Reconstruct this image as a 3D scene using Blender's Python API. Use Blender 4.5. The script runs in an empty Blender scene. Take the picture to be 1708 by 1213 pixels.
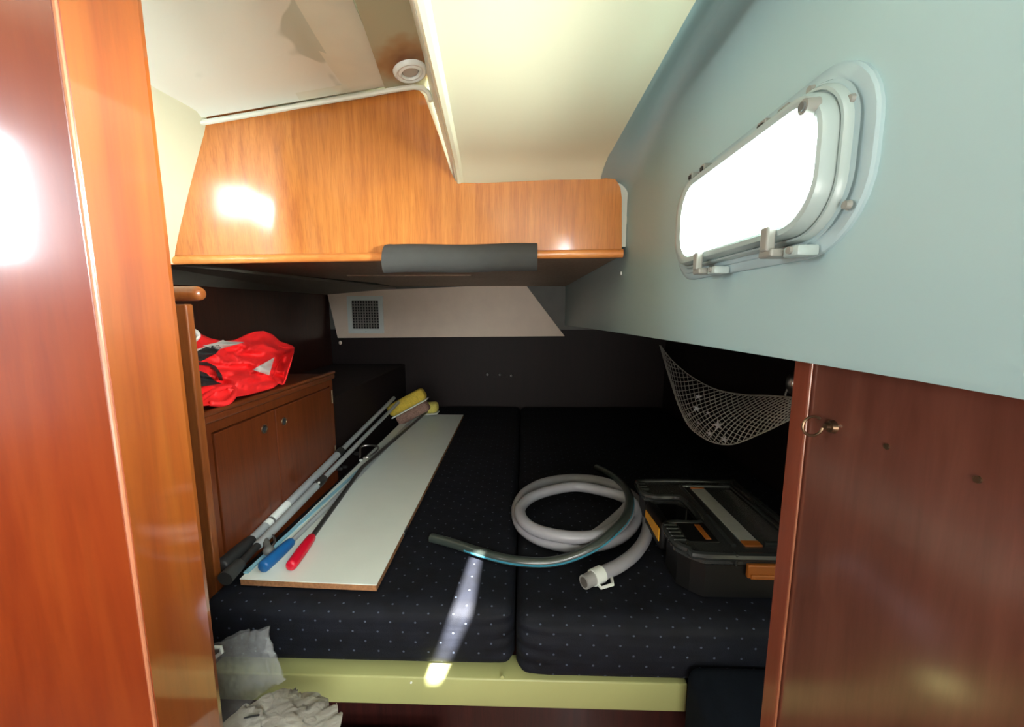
import bpy, bmesh, math, random
from mathutils import Vector, Euler, Matrix, noise
random.seed(7)
SC = bpy.context.scene
COL = SC.collection
# ------------------------------------------------------------------ camera
ZC = 1.25
F = 660.0
PITCH = math.atan(89.5/F)
YAW = math.atan(18/F*math.cos(PITCH))
cam_d = bpy.data.cameras.new('camera'); cam = bpy.data.objects.new('camera', cam_d); COL.objects.link(cam)
cam.location = (0, 0, ZC); cam.rotation_euler = (math.pi/2-PITCH, 0, YAW)
cam_d.sensor_fit = 'HORIZONTAL'; cam_d.sensor_width = 36; cam_d.lens = 36*F/1708; cam_d.clip_start = 0.02
SC.camera = cam
# ------------------------------------------------------------------ world, lights, exposure
w = bpy.data.worlds.new('world'); SC.world = w; w.use_nodes = True
w.node_tree.nodes['Background'].inputs[0].default_value = (0.93, 0.98, 1.0, 1)
w.node_tree.nodes['Background'].inputs[1].default_value = 7.0
SC.view_settings.view_transform = 'Standard'; SC.view_settings.look = 'None'
SC.view_settings.exposure = 0.0; SC.view_settings.gamma = 1.0; SC.view_settings.use_curve_mapping = False

def area(name, loc, target, sx, sy, power, color):
    d = bpy.data.lights.new(name, 'AREA'); d.shape = 'RECTANGLE'; d.size = sx; d.size_y = sy
    d.energy = power; d.color = color
    o = bpy.data.objects.new(name, d); COL.objects.link(o); o.location = loc
    o.rotation_euler = (Vector(target)-Vector(loc)).to_track_quat('-Z', 'Y').to_euler()
    return o
# daylight outside the porthole (shines in through its pane)
area('daylight_porthole', (0.60, 0.52, 1.46), (-0.5, 0.80, 1.44), 0.50, 0.34, 120, (0.93, 0.98, 1.0))
area('daylight_cockpit_bounce', (0.47, 0.53, 1.30), (0.0, 0.72, 1.62), 0.40, 0.12, 11, (1.0, 1.0, 0.95))
area('daylight_cockpit_low', (0.80, 0.53, 1.36), (-0.1, 0.80, 1.55), 0.60, 0.24, 105, (1.0, 1.0, 0.95))
# added upward fill behind the camera, brightens hatch lining and headliner
area('saloon_up_fill', (-0.10, -0.95, 0.95), (-0.45, 1.0, 1.80), 0.80, 0.50, 22, (1.0, 0.98, 0.92))
# companionway opening far behind the camera
area('daylight_companionway', (0.54, -0.95, 1.66), (-0.4, 1.1, 1.50), 0.55, 0.42, 50, (0.94, 0.98, 1.0))
# side window of the saloon, left behind the camera
area('daylight_saloon_window', (-1.28, -0.01, 1.51), (0.28, 0.65, 1.35), 0.36, 0.28, 12, (0.80, 0.93, 1.0))
sd = bpy.data.lights.new('sun', 'SUN'); sd.energy = 130; sd.angle = math.radians(0.9); sd.color = (1.0, 0.97, 0.93)
sun = bpy.data.objects.new('sun', sd); COL.objects.link(sun)
SUNV = Vector((-0.029, 0.0715, -0.1)).normalized()
sun.rotation_euler = SUNV.to_track_quat('-Z', 'Y').to_euler()

# ------------------------------------------------------------------ measuring helper: photograph pixel -> point on a world plane
_R = Euler((math.pi/2-PITCH, 0, YAW)).to_matrix()
def P(px, py, X=None, Y=None, Z=None):
    r = _R @ Vector(((px-854)/F, -(py-606.5)/F, -1))
    t = X/r.x if X is not None else (Y/r.y if Y is not None else (Z-ZC)/r.z)
    return Vector((r.x*t, r.y*t, r.z*t+ZC))

# ------------------------------------------------------------------ materials
def srgb(r, g, b):
    f = lambda c: (c/255/12.92) if c/255 <= 0.04045 else ((c/255+0.055)/1.055)**2.4
    return (f(r), f(g), f(b), 1)
def new_mat(name):
    m = bpy.data.materials.new(name); m.use_nodes = True
    return m, m.node_tree, m.node_tree.nodes['Principled BSDF']
def node(nt, t, **kw):
    n = nt.nodes.new(t)
    for k, v in kw.items(): setattr(n, k, v)
    return n
def ramp(nt, stops):
    n = node(nt, 'ShaderNodeValToRGB'); e = n.color_ramp.elements
    while len(e) < len(stops): e.new(0.5)
    for i, (p, c) in enumerate(stops): e[i].position = p; e[i].color = c
    return n
def mix3(c, k): return (c[0]*k, c[1]*k, c[2]*k, 1)
def plain(name, c, rough=0.5, metal=0.0, var=0.12, vs=12, bump=0.0, bs=60, coat=0.0, spec=0.5, alpha=1.0, trans=0.0):
    m, nt, b = new_mat(name)
    tc = node(nt, 'ShaderNodeTexCoord'); nz = node(nt, 'ShaderNodeTexNoise'); nz.inputs['Scale'].default_value = vs
    nz.inputs['Detail'].default_value = 4
    nt.links.new(tc.outputs['Object'], nz.inputs['Vector'])
    rp = ramp(nt, [(0.3, mix3(c, 1-var)), (0.7, mix3(c, 1+var))])
    nt.links.new(nz.outputs['Fac'], rp.inputs[0]); nt.links.new(rp.outputs[0], b.inputs['Base Color'])
    b.inputs['Roughness'].default_value = rough; b.inputs['Metallic'].default_value = metal
    b.inputs['Coat Weight'].default_value = coat; b.inputs['Coat Roughness'].default_value = 0.12
    b.inputs['Specular IOR Level'].default_value = spec
    b.inputs['Alpha'].default_value = alpha; b.inputs['Transmission Weight'].default_value = trans
    if bump:
        n2 = node(nt, 'ShaderNodeTexNoise'); n2.inputs['Scale'].default_value = bs; n2.inputs['Detail'].default_value = 3
        nt.links.new(tc.outputs['Object'], n2.inputs['Vector'])
        bp = node(nt, 'ShaderNodeBump'); bp.inputs['Strength'].default_value = bump; bp.inputs['Distance'].default_value = 0.01
        nt.links.new(n2.outputs['Fac'], bp.inputs['Height']); nt.links.new(bp.outputs[0], b.inputs['Normal'])
    return m
def wood(name, c1, c2, c3, scale=(38, 38, 2.2), k=1.0, rough=0.35, coat=0.5, crough=0.12, fine=1.0, bump=0.03):
    c1, c2, c3 = mix3(c1, k), mix3(c2, k), mix3(c3, k)
    m, nt, b = new_mat(name)
    tc = node(nt, 'ShaderNodeTexCoord'); mp = node(nt, 'ShaderNodeMapping'); mp.inputs['Scale'].default_value = scale
    nt.links.new(tc.outputs['Object'], mp.inputs[0])
    n1 = node(nt, 'ShaderNodeTexNoise'); n1.inputs['Scale'].default_value = 1.6; n1.inputs['Detail'].default_value = 6; n1.inputs['Roughness'].default_value = 0.65
    n1.inputs['Distortion'].default_value = 0.3
    nt.links.new(mp.outputs[0], n1.inputs['Vector'])
    mp2 = node(nt, 'ShaderNodeMapping'); mp2.inputs['Scale'].default_value = tuple(s*4.5 for s in scale)
    nt.links.new(tc.outputs['Object'], mp2.inputs[0])
    n2 = node(nt, 'ShaderNodeTexNoise'); n2.inputs['Scale'].default_value = 2.0; n2.inputs['Detail'].default_value = 3
    nt.links.new(mp2.outputs[0], n2.inputs['Vector'])
    n3 = node(nt, 'ShaderNodeTexNoise'); n3.inputs['Scale'].default_value = 3.0
    nt.links.new(tc.outputs['Object'], n3.inputs['Vector'])
    rp = ramp(nt, [(0.32, c1), (0.5, c2), (0.68, c3)])
    nt.links.new(n1.outputs['Fac'], rp.inputs[0])
    r2 = ramp(nt, [(0.36, (1-0.30*fine, 1-0.34*fine, 1-0.38*fine, 1)), (0.5, (1, 1, 1, 1))])
    nt.links.new(n2.outputs['Fac'], r2.inputs[0])
    r3 = ramp(nt, [(0.3, (0.85, 0.82, 0.8, 1)), (0.7, (1.1, 1.1, 1.1, 1))])
    nt.links.new(n3.outputs['Fac'], r3.inputs[0])
    mx = node(nt, 'ShaderNodeMix', data_type='RGBA', blend_type='MULTIPLY'); mx.inputs[0].default_value = 1
    nt.links.new(rp.outputs[0], mx.inputs[6]); nt.links.new(r2.outputs[0], mx.inputs[7])
    my = node(nt, 'ShaderNodeMix', data_type='RGBA', blend_type='MULTIPLY'); my.inputs[0].default_value = 1
    nt.links.new(mx.outputs[2], my.inputs[6]); nt.links.new(r3.outputs[0], my.inputs[7])
    nt.links.new(my.outputs[2], b.inputs['Base Color'])
    b.inputs['Roughness'].default_value = rough; b.inputs['Coat Weight'].default_value = coat; b.inputs['Coat Roughness'].default_value = crough
    bp = node(nt, 'ShaderNodeBump'); bp.inputs['Strength'].default_value = bump; bp.inputs['Distance'].default_value = 0.01
    nt.links.new(n2.outputs['Fac'], bp.inputs['Height']); nt.links.new(bp.outputs[0], b.inputs['Normal'])
    return m

M = {}
M['fascia'] = wood('cherry_fascia', srgb(186, 108, 48), srgb(206, 128, 58), srgb(218, 142, 68), rough=0.38, coat=0.7, crough=0.11, fine=0.45, k=0.92)
M['pillar'] = wood('varnished_pillar', srgb(182, 82, 18), srgb(200, 100, 26), srgb(210, 116, 36), scale=(14, 14, 0.9), rough=0.4, coat=1.0, crough=0.07, fine=0.35, bump=0.01, k=0.34)
M['pillar_face'] = wood('varnished_red_face', srgb(172, 60, 18), srgb(192, 76, 24), srgb(202, 88, 30), scale=(10, 10, 1.2), rough=0.36, coat=0.9, crough=0.14, fine=0.25, bump=0.01, k=0.33)
M['trim'] = wood('orange_trim_wood', srgb(170, 88, 38), srgb(190, 104, 48), srgb(202, 122, 60), scale=(20, 20, 2), rough=0.35, coat=0.6, fine=0.4, k=0.42)
M['moulding'] = wood('moulding_wood', srgb(206, 122, 56), srgb(224, 140, 70), srgb(232, 156, 86), scale=(4, 20, 20), rough=0.35, coat=0.5, fine=0.3)
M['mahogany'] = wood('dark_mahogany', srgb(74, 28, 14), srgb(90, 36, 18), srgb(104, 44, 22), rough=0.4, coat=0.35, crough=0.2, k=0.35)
M['cabinet'] = wood('cabinet_mahogany', srgb(132, 58, 22), srgb(150, 70, 28), srgb(166, 82, 36), rough=0.36, coat=0.5, crough=0.2, fine=0.5, k=0.38)
M['partition'] = wood('partition_mahogany', srgb(108, 60, 44), srgb(122, 70, 54), srgb(134, 80, 62), scale=(14, 14, 1.5), rough=0.38, coat=0.9, crough=0.16, fine=0.25, bump=0.008, k=0.72)
M['ptrim'] = wood('partition_edge_wood', srgb(150, 74, 50), srgb(166, 84, 58), srgb(178, 96, 68), scale=(14, 14, 1.5), rough=0.4, coat=0.4, fine=0.2, k=0.6)
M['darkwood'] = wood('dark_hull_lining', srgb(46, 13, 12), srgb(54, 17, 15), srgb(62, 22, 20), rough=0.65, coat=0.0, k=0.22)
M['darkred'] = wood('berth_base_wood', srgb(60, 18, 14), srgb(74, 24, 18), srgb(86, 30, 22), rough=0.5, coat=0.2, k=0.4)
M['floorwood'] = wood('sole_wood', srgb(96, 56, 32), srgb(120, 72, 40), srgb(140, 88, 52), scale=(20, 2, 20))
for n_, v_ in (('pillar', 2.3), ('pillar_face', 1.8), ('partition', 1.75)): M[n_].node_tree.nodes['Principled BSDF'].inputs['Coat IOR'].default_value = v_
M['edge'] = plain('worn_edge_highlight', srgb(150, 92, 64), rough=0.35, coat=0.4)  # lighter tone paints the gloss highlight along a worn edge
M['liner'] = plain('white_side_liner', srgb(158, 184, 184), rough=0.42, var=0.015, vs=3, bump=0.01, bs=90)
M['cream'] = plain('cream_headliner', srgb(236, 235, 204), rough=0.45, var=0.02, vs=3, bump=0.01, bs=90)
M['lip'] = plain('headliner_lip', srgb(220, 222, 208), rough=0.35, var=0.02)
M['underside'] = wood('underside_board', srgb(74, 60, 48), srgb(86, 70, 56), srgb(94, 78, 64), rough=0.6, coat=0.1, fine=0.3, k=3.0)
M['greyliner'] = plain('grey_side_liner', srgb(140, 134, 122), rough=0.6, var=0.06)
M['greywall'] = plain('grey_aft_paint', srgb(104, 104, 98), rough=0.6, var=0.08)
M['ventpanel'] = plain('beige_aft_panel', srgb(236, 216, 196), rough=0.5, var=0.03)
M['white'] = plain('white_plastic', srgb(226, 232, 226), rough=0.35, var=0.02)
M['greenwhite'] = plain('port_frame_plastic', srgb(158, 172, 168), rough=0.3, var=0.02)
M['flange'] = plain('port_flange_plastic', srgb(158, 178, 180), rough=0.3, var=0.02)
M['clipgrey'] = plain('grey_clip_plastic', srgb(136, 136, 128), rough=0.4, var=0.05)
M['dark'] = plain('dark_gap', srgb(30, 30, 28), rough=0.7)
M['khaki'] = plain('khaki_headliner', srgb(172, 170, 142), rough=0.5, var=0.05)
M['metal'] = plain('brushed_metal', srgb(190, 190, 188), rough=0.28, metal=1.0, var=0.05)
M['alu'] = plain('aluminium_tube', srgb(176, 182, 182), rough=0.36, metal=0.35, var=0.06)
M['darktube'] = plain('dark_metal_tube', srgb(84, 84, 82), rough=0.3, metal=0.7, var=0.06)
M['brass'] = plain('dull_brass', srgb(120, 98, 76), rough=0.35, metal=0.9)
M['black'] = plain('black_rubber', srgb(34, 34, 33), rough=0.55, var=0.1)
M['greyplastic'] = plain('grey_plastic', srgb(96, 98, 94), rough=0.45)
M['darkgrey'] = plain('dark_grey_rubber', srgb(52, 52, 50), rough=0.5)
M['foam'] = plain('charcoal_foam', srgb(62, 62, 59), rough=0.85, var=0.08, vs=20, bump=0.05, bs=300)
M['blue'] = plain('blue_grip', srgb(24, 92, 150), rough=0.35, var=0.04, spec=0.6)
M['red'] = plain('red_grip', srgb(206, 12, 44), rough=0.35, var=0.04, spec=0.6)
M['yellow'] = plain('yellow_sponge', srgb(214, 186, 70), rough=0.9, var=0.12, vs=60, bump=0.4, bs=120)
M['paleyellow'] = plain('pale_yellow_sponge', srgb(206, 196, 98), rough=0.9, var=0.1, vs=60, bump=0.4, bs=120)
M['bristle'] = plain('pinkish_bristles', srgb(150, 118, 104), rough=0.8, var=0.35, vs=160, bump=0.5, bs=300)
M['board'] = plain('white_laminate', srgb(230, 238, 228), rough=0.3, var=0.015, coat=0.2)
M['chip'] = plain('chipboard_edge', srgb(150, 104, 66), rough=0.8, var=0.25, vs=140)
M['ledge'] = plain('cream_ledge_board', srgb(162, 164, 108), rough=0.45, var=0.05, vs=5)
M['hose'] = plain('grey_vinyl_hose', srgb(154, 154, 160), rough=0.35, var=0.05, vs=25)
M['hoseend'] = plain('hose_bore', srgb(90, 86, 82), rough=0.6)
M['darkhose'] = plain('dark_green_hose', srgb(52, 60, 56), rough=0.28, var=0.08, coat=0.3)
M['stripe'] = plain('blue_hose_stripe', srgb(56, 128, 150), rough=0.35)
M['jacket'] = plain('red_fabric', srgb(236, 30, 30), rough=0.65, var=0.08, vs=30, bump=0.1, bs=120)
M['reflective'] = plain('grey_reflective_patch', srgb(178, 170, 160), rough=0.5, var=0.04)
M['strap'] = plain('black_webbing', srgb(30, 28, 27), rough=0.7)
M['piping'] = plain('white_piping', srgb(222, 200, 190), rough=0.6)
M['caseblack'] = plain('black_case_plastic', srgb(12, 12, 12), rough=0.45)
M['caseyellow'] = plain('yellow_case_plastic', srgb(226, 160, 40), rough=0.4)
M['caseorange'] = plain('orange_latch_plastic', srgb(156, 88, 30), rough=0.4)
M['casefoam'] = plain('pale_insert', srgb(160, 164, 158), rough=0.7, var=0.06, vs=90)
M['redplastic'] = plain('red_plastic', srgb(190, 60, 60), rough=0.4)
M['net'] = plain('white_cord', srgb(232, 232, 222), rough=0.8, var=0.1)
M['star'] = plain('white_starfish', srgb(252, 252, 252), rough=0.6)
M['stoolfab'] = plain('plain_navy_fabric', srgb(11, 17, 24), spec=0.15, rough=0.9, var=0.15, vs=40, bump=0.1, bs=400)

# smoky lid plastic
m, nt, b = new_mat('smoky_lid_plastic'); b.inputs['Base Color'].default_value = srgb(66, 68, 67); b.inputs['Roughness'].default_value = 0.14
b.inputs['Alpha'].default_value = 0.7; M['lid'] = m
m, nt, b = new_mat('smoky_ridge_plastic'); b.inputs['Base Color'].default_value = srgb(44, 47, 46); b.inputs['Roughness'].default_value = 0.2
b.inputs['Alpha'].default_value = 1.0; M['ridge'] = m
# clear bag
def film(name, col, fac, rough, bstr=0.7):
    m, nt, b = new_mat(name); b.inputs['Base Color'].default_value = col; b.inputs['Roughness'].default_value = rough
    b.inputs['Alpha'].default_value = 1
    tr = node(nt, 'ShaderNodeBsdfTransparent'); mx = node(nt, 'ShaderNodeMixShader')
    out = nt.nodes['Material Output']
    lw = node(nt, 'ShaderNodeLayerWeight'); lw.inputs[0].default_value = 0.4
    mr = node(nt, 'ShaderNodeMapRange'); mr.inputs['To Min'].default_value = fac; mr.inputs['To Max'].default_value = max(0.45, fac)
    nt.links.new(lw.outputs['Facing'], mr.inputs[0]); nt.links.new(mr.outputs[0], mx.inputs[0])
    tc = node(nt, 'ShaderNodeTexCoord'); nz = node(nt, 'ShaderNodeTexNoise'); nz.inputs['Scale'].default_value = 45; nz.inputs['Distortion'].default_value = 1.2
    nt.links.new(tc.outputs['Object'], nz.inputs['Vector']); bp = node(nt, 'ShaderNodeBump'); bp.inputs['Distance'].default_value = 0.012; bp.inputs['Strength'].default_value = bstr
    nt.links.new(nz.outputs['Fac'], bp.inputs['Height']); nt.links.new(bp.outputs[0], b.inputs['Normal'])
    nt.links.new(tr.outputs[0], mx.inputs[1]); nt.links.new(b.outputs[0], mx.inputs[2]); nt.links.new(mx.outputs[0], out.inputs[0])
    return m
M['film'] = film('clear_plastic_film', (0.50, 0.52, 0.51, 1), 0.16, 0.10)
M['milky'] = film('milky_plastic_film', (0.46, 0.45, 0.40, 1), 0.88, 0.3, 0.25)
# glass pane
m, nt, b = new_mat('port_glass'); tr = node(nt, 'ShaderNodeBsdfTransparent'); tr.inputs[0].default_value = (0.97, 1, 0.99, 1)
gl = node(nt, 'ShaderNodeBsdfGlossy'); gl.inputs['Roughness'].default_value = 0.03
mx = node(nt, 'ShaderNodeMixShader'); mx.inputs[0].default_value = 0.05
nt.links.new(tr.outputs[0], mx.inputs[1]); nt.links.new(gl.outputs[0], mx.inputs[2]); nt.links.new(mx.outputs[0], nt.nodes['Material Output'].inputs[0])
M['glass'] = m
m, nt, b = new_mat('lamp_lens'); b.inputs['Base Color'].default_value = srgb(200, 200, 188); b.inputs['Roughness'].default_value = 0.15; b.inputs['Transmission Weight'].default_value = 0.3
M['lens'] = m
# hatch lining with stains
def stained(name, base, stain, thr, seed, scale=4.0):
    m, nt, b = new_mat(name)
    tc = node(nt, 'ShaderNodeTexCoord'); mp = node(nt, 'ShaderNodeMapping'); mp.inputs['Location'].default_value = seed
    mp.inputs['Scale'].default_value = (1.5, 1, 1)
    nt.links.new(tc.outputs['Object'], mp.inputs[0])
    nz = node(nt, 'ShaderNodeTexNoise'); nz.inputs['Scale'].default_value = scale; nz.inputs['Detail'].default_value = 1.5
    nt.links.new(mp.outputs[0], nz.inputs['Vector'])
    rp = ramp(nt, [(thr, base), (thr+0.012, stain)]); nt.links.new(nz.outputs['Fac'], rp.inputs[0])
    nt.links.new(rp.outputs[0], b.inputs['Base Color']); b.inputs['Roughness'].default_value = 0.38
    return m
M['hatch'] = stained('stained_hatch_lining', srgb(222, 226, 214), srgb(188, 196, 180), 0.565, (0.3, 0.1, 0))
M['hatchm'] = plain('hatch_margin', srgb(214, 216, 198), rough=0.4, var=0.04)
# rust ring on the khaki strip
m, nt, b = new_mat('water_stained_strip')
tc = node(nt, 'ShaderNodeTexCoord'); sub = node(nt, 'ShaderNodeVectorMath', operation='DISTANCE')
LC = P(684, 122, Z=1.80)
sub.inputs[1].default_value = LC
nt.links.new(tc.outputs['Object'], sub.inputs[0])
nz = node(nt, 'ShaderNodeTexNoise'); nz.inputs['Scale'].default_value = 18
nt.links.new(tc.outputs['Object'], nz.inputs['Vector'])
ad = node(nt, 'ShaderNodeMath', operation='MULTIPLY_ADD'); ad.inputs[1].default_value = 0.07
nt.links.new(nz.outputs['Fac'], ad.inputs[0]); nt.links.new(sub.outputs['Value'], ad.inputs[2])
rp = ramp(nt, [(0.07, srgb(120, 76, 40)), (0.098, srgb(160, 128, 88)), (0.13, srgb(172, 170, 142))])
nt.links.new(ad.outputs[0], rp.inputs[0]); nt.links.new(rp.outputs[0], b.inputs['Base Color']); b.inputs['Roughness'].default_value = 0.5
M['strip'] = m
# dotted navy upholstery (woven dots, staggered rows)
m, nt, b = new_mat('navy_dotted_upholstery')
tc = node(nt, 'ShaderNodeTexCoord'); sx = node(nt, 'ShaderNodeSeparateXYZ'); nt.links.new(tc.outputs['Object'], sx.inputs[0])
def mth(op, a, bb=None, c=None):
    n = node(nt, 'ShaderNodeMath', operation=op)
    for i, v in enumerate((a, bb, c)):
        if v is None: continue
        if isinstance(v, (int, float)): n.inputs[i].default_value = v
        else: nt.links.new(v, n.inputs[i])
    return n.outputs[0]
v_ = mth('ADD', sx.outputs[1], sx.outputs[2])
vr = mth('DIVIDE', v_, 0.024)
row = mth('FLOOR', vr)
u_ = mth('ADD', mth('DIVIDE', sx.outputs[0], 0.056), mth('MULTIPLY', mth('MODULO', mth('ABSOLUTE', row), 2.0), 0.5))
fu = mth('MULTIPLY', mth('SUBTRACT', mth('FRACT', u_), 0.5), 0.056)
fv = mth('MULTIPLY', mth('SUBTRACT', mth('FRACT', vr), 0.5), 0.024)
dd = mth('SQRT', mth('ADD', mth('MULTIPLY', fu, fu), mth('MULTIPLY', fv, fv)))
dot = mth('LESS_THAN', dd, 0.0024)
nz = node(nt, 'ShaderNodeTexNoise'); nz.inputs['Scale'].default_value = 25; nt.links.new(tc.outputs['Object'], nz.inputs['Vector'])
rp = ramp(nt, [(0.3, srgb(10, 12, 18)), (0.7, srgb(16, 19, 28))]); nt.links.new(nz.outputs['Fac'], rp.inputs[0])
mx = node(nt, 'ShaderNodeMix', data_type='RGBA'); nt.links.new(dot, mx.inputs[0]); nt.links.new(rp.outputs[0], mx.inputs[6])
mx.inputs[7].default_value = srgb(72, 80, 94); nt.links.new(mx.outputs[2], b.inputs['Base Color'])
b.inputs['Roughness'].default_value = 0.75; b.inputs['Specular IOR Level'].default_value = 0.25
n2 = node(nt, 'ShaderNodeTexNoise'); n2.inputs['Scale'].default_value = 500; nt.links.new(tc.outputs['Object'], n2.inputs['Vector'])
mpw = node(nt, 'ShaderNodeMapping'); mpw.inputs['Scale'].default_value = (3, 9, 30); nt.links.new(tc.outputs['Object'], mpw.inputs[0])
n3 = node(nt, 'ShaderNodeTexNoise'); n3.inputs['Scale'].default_value = 1.0; n3.inputs['Detail'].default_value = 2; nt.links.new(mpw.outputs[0], n3.inputs['Vector'])
hh = mth('ADD', mth('MULTIPLY', n2.outputs['Fac'], 0.1), n3.outputs['Fac'])
bp = node(nt, 'ShaderNodeBump'); bp.inputs['Strength'].default_value = 0.35; bp.inputs['Distance'].default_value = 0.012
nt.links.new(hh, bp.inputs['Height']); nt.links.new(bp.outputs[0], b.inputs['Normal'])
M['navy'] = m

# ------------------------------------------------------------------ mesh helpers
def thing(name, label, cat, loc, group=None):
    o = bpy.data.objects.new(name, None); COL.objects.link(o); o.location = loc; o.empty_display_size = 0.05
    o['label'] = label; o['category'] = cat
    if group: o['group'] = group
    return o
def tag(o, label, cat, group=None):
    o['label'] = label; o['category'] = cat
    if group: o['group'] = group
    return o
def obj(name, bm, mat, parent=None, smooth=False, label=None, kind=None):
    bmesh.ops.recalc_face_normals(bm, faces=bm.faces)
    if parent is not None:
        off = Vector(parent.location); p = parent.parent
        while p is not None: off += p.location; p = p.parent
        bmesh.ops.translate(bm, verts=bm.verts, vec=-off)
    me = bpy.data.meshes.new(name); bm.to_mesh(me); bm.free()
    if smooth:
        me.polygons.foreach_set('use_smooth', [True]*len(me.polygons))
        if smooth != 2:
            try: me.set_sharp_from_angle(angle=math.radians(40))
            except Exception: pass
    me.materials.append(mat)
    o = bpy.data.objects.new(name, me); COL.objects.link(o); o.parent = parent
    if label: o['label'] = label
    if kind: o['kind'] = kind
    return o
def struct(name, bm, mat, parent=None, smooth=False):
    return obj(name, bm, mat, parent, smooth, kind=None if parent else 'structure')
def B(): return bmesh.new()
def box(bm, x0, x1, y0, y1, z0, z1, r=0.0, seg=2):
    g = bmesh.ops.create_cube(bm, size=1)
    for v in g['verts']:
        v.co = Vector(((x0+x1)/2+v.co.x*(x1-x0), (y0+y1)/2+v.co.y*(y1-y0), (z0+z1)/2+v.co.z*(z1-z0)))
    if r:
        ed = list({e for v in g['verts'] for e in v.link_edges})
        bmesh.ops.bevel(bm, geom=ed, offset=r, segments=seg, profile=0.5, affect='EDGES')
    return bm
def boxb(*a, **k): return box(B(), *a, **k)
def prism(bm, pts, axis, a0, a1):
    """extrude a polygon; axis 'X','Y','Z' from a0 to a1; pts are the two other coordinates in xyz order"""
    def mk(p, a):
        return Vector((a, p[0], p[1])) if axis == 'X' else (Vector((p[0], a, p[1])) if axis == 'Y' else Vector((p[0], p[1], a)))
    A = [bm.verts.new(mk(p, a0)) for p in pts]; C = [bm.verts.new(mk(p, a1)) for p in pts]
    n = len(pts)
    bm.faces.new(A); bm.faces.new(C[::-1])
    for i in range(n): bm.faces.new((A[i], A[(i+1) % n], C[(i+1) % n], C[i]))
    return bm
def loft(bm, loops, closed=True, cap0=False, cap1=False):
    R = [[bm.verts.new(p) for p in l] for l in loops]
    n = len(R[0])
    for a, c in zip(R[:-1], R[1:]):
        for i in range(n if closed else n-1):
            j = (i+1) % n
            bm.faces.new((a[i], a[j], c[j], c[i]))
    if cap0: bm.faces.new(R[0][::-1])
    if cap1: bm.faces.new(R[-1])
    return R
def grid(bm, f, nu, nv):
    V = [[bm.verts.new(f(i/nu, j/nv)) for j in range(nv+1)] for i in range(nu+1)]
    for i in range(nu):
        for j in range(nv): bm.faces.new((V[i][j], V[i+1][j], V[i+1][j+1], V[i][j+1]))
    return V
def thick(bm, t):
    bmesh.ops.recalc_face_normals(bm, faces=bm.faces)
    bmesh.ops.solidify(bm, geom=bm.faces[:]+bm.edges[:]+bm.verts[:], thickness=t)
    return bm
def thickz(bm, dz):
    ret = bmesh.ops.extrude_face_region(bm, geom=bm.faces[:])
    bmesh.ops.translate(bm, verts=[v for v in ret['geom'] if isinstance(v, bmesh.types.BMVert)], vec=(0, 0, dz))
    return bm
def catmull(pts, n=8, closed=False):
    pts = [Vector(p) for p in pts]; out = []
    N = len(pts); rng = range(N) if closed else range(N-1)
    for i in rng:
        if closed: p0, p1, p2, p3 = pts[i-1], pts[i], pts[(i+1) % N], pts[(i+2) % N]
        else:
            p1, p2 = pts[i], pts[i+1]
            p0 = pts[i-1] if i > 0 else p1*2-p2
            p3 = pts[i+2] if i+2 < N else p2*2-p1
        for k in range(n):
            t = k/n
            out.append(0.5*((2*p1)+(-p0+p2)*t+(2*p0-5*p1+4*p2-p3)*t*t+(-p0+3*p1-3*p2+p3)*t**3))
    if not closed: out.append(pts[-1])
    return out
def tube(bm, pts, r, seg=10, closed=False, cap=True, rf=None, arc=None):
    pts = [Vector(p) for p in pts]; n = len(pts)
    tang = []
    for i in range(n):
        a = pts[i-1] if (i > 0 or closed) else pts[i]; c = pts[(i+1) % n] if (i < n-1 or closed) else pts[i]
        tang.append((c-a).normalized())
    up = Vector((0, 0, 1))
    if abs(tang[0].dot(up)) > 0.95: up = Vector((1, 0, 0))
    nrm = (up-tang[0]*up.dot(tang[0])).normalized(); loops = []
    for i in range(n):
        nrm = (nrm-tang[i]*nrm.dot(tang[i])).normalized(); bn = tang[i].cross(nrm)
        rr = r*(rf(i/(n-1)) if rf else 1)
        if arc: ang = [arc[0]+(arc[1]-arc[0])*k/(seg-1) for k in range(seg)]
        else: ang = [2*math.pi*k/seg for k in range(seg)]
        loops.append([pts[i]+nrm*math.cos(a)*rr+bn*math.sin(a)*rr for a in ang])
    if closed: loops.append(loops[0])
    c = cap and not closed and not arc
    loft(bm, loops, closed=not arc, cap0=c, cap1=c)
    if closed: bmesh.ops.remove_doubles(bm, verts=bm.verts, dist=1e-6)
    return bm
def cyl(bm, a, b, r, seg=16, r2=None):
    a, b = Vector(a), Vector(b); r2 = r if r2 is None else r2
    d = (b-a).normalized(); up = Vector((0, 0, 1)) if abs(d.z) < 0.9 else Vector((1, 0, 0))
    n = d.cross(up).normalized(); t = d.cross(n)
    L = [[p+n*math.cos(2*math.pi*k/seg)*q+t*math.sin(2*math.pi*k/seg)*q for k in range(seg)] for p, q in ((a, r), (b, r2))]
    loft(bm, L, cap0=True, cap1=True); return bm
def grip(bm, a, b, r, seg=16):
    """rounded-end handle"""
    a, b = Vector(a), Vector(b); L = (b-a).length
    prof = [(0, .35), (.01, .72), (.03, .93), (.06, 1.0), (.5, 1.03), (.8, .95), (.95, .85), (.985, .7), (1, .55)]
    d = (b-a)/L; up = Vector((0, 0, 1)); n = d.cross(up).normalized(); t = d.cross(n); loops = []
    for s, q in prof: loops.append([a+d*L*s+n*math.cos(2*math.pi*k/seg)*r*q+t*math.sin(2*math.pi*k/seg)*r*q for k in range(seg)])
    loft(bm, loops, cap0=True, cap1=True); return bm
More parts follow.
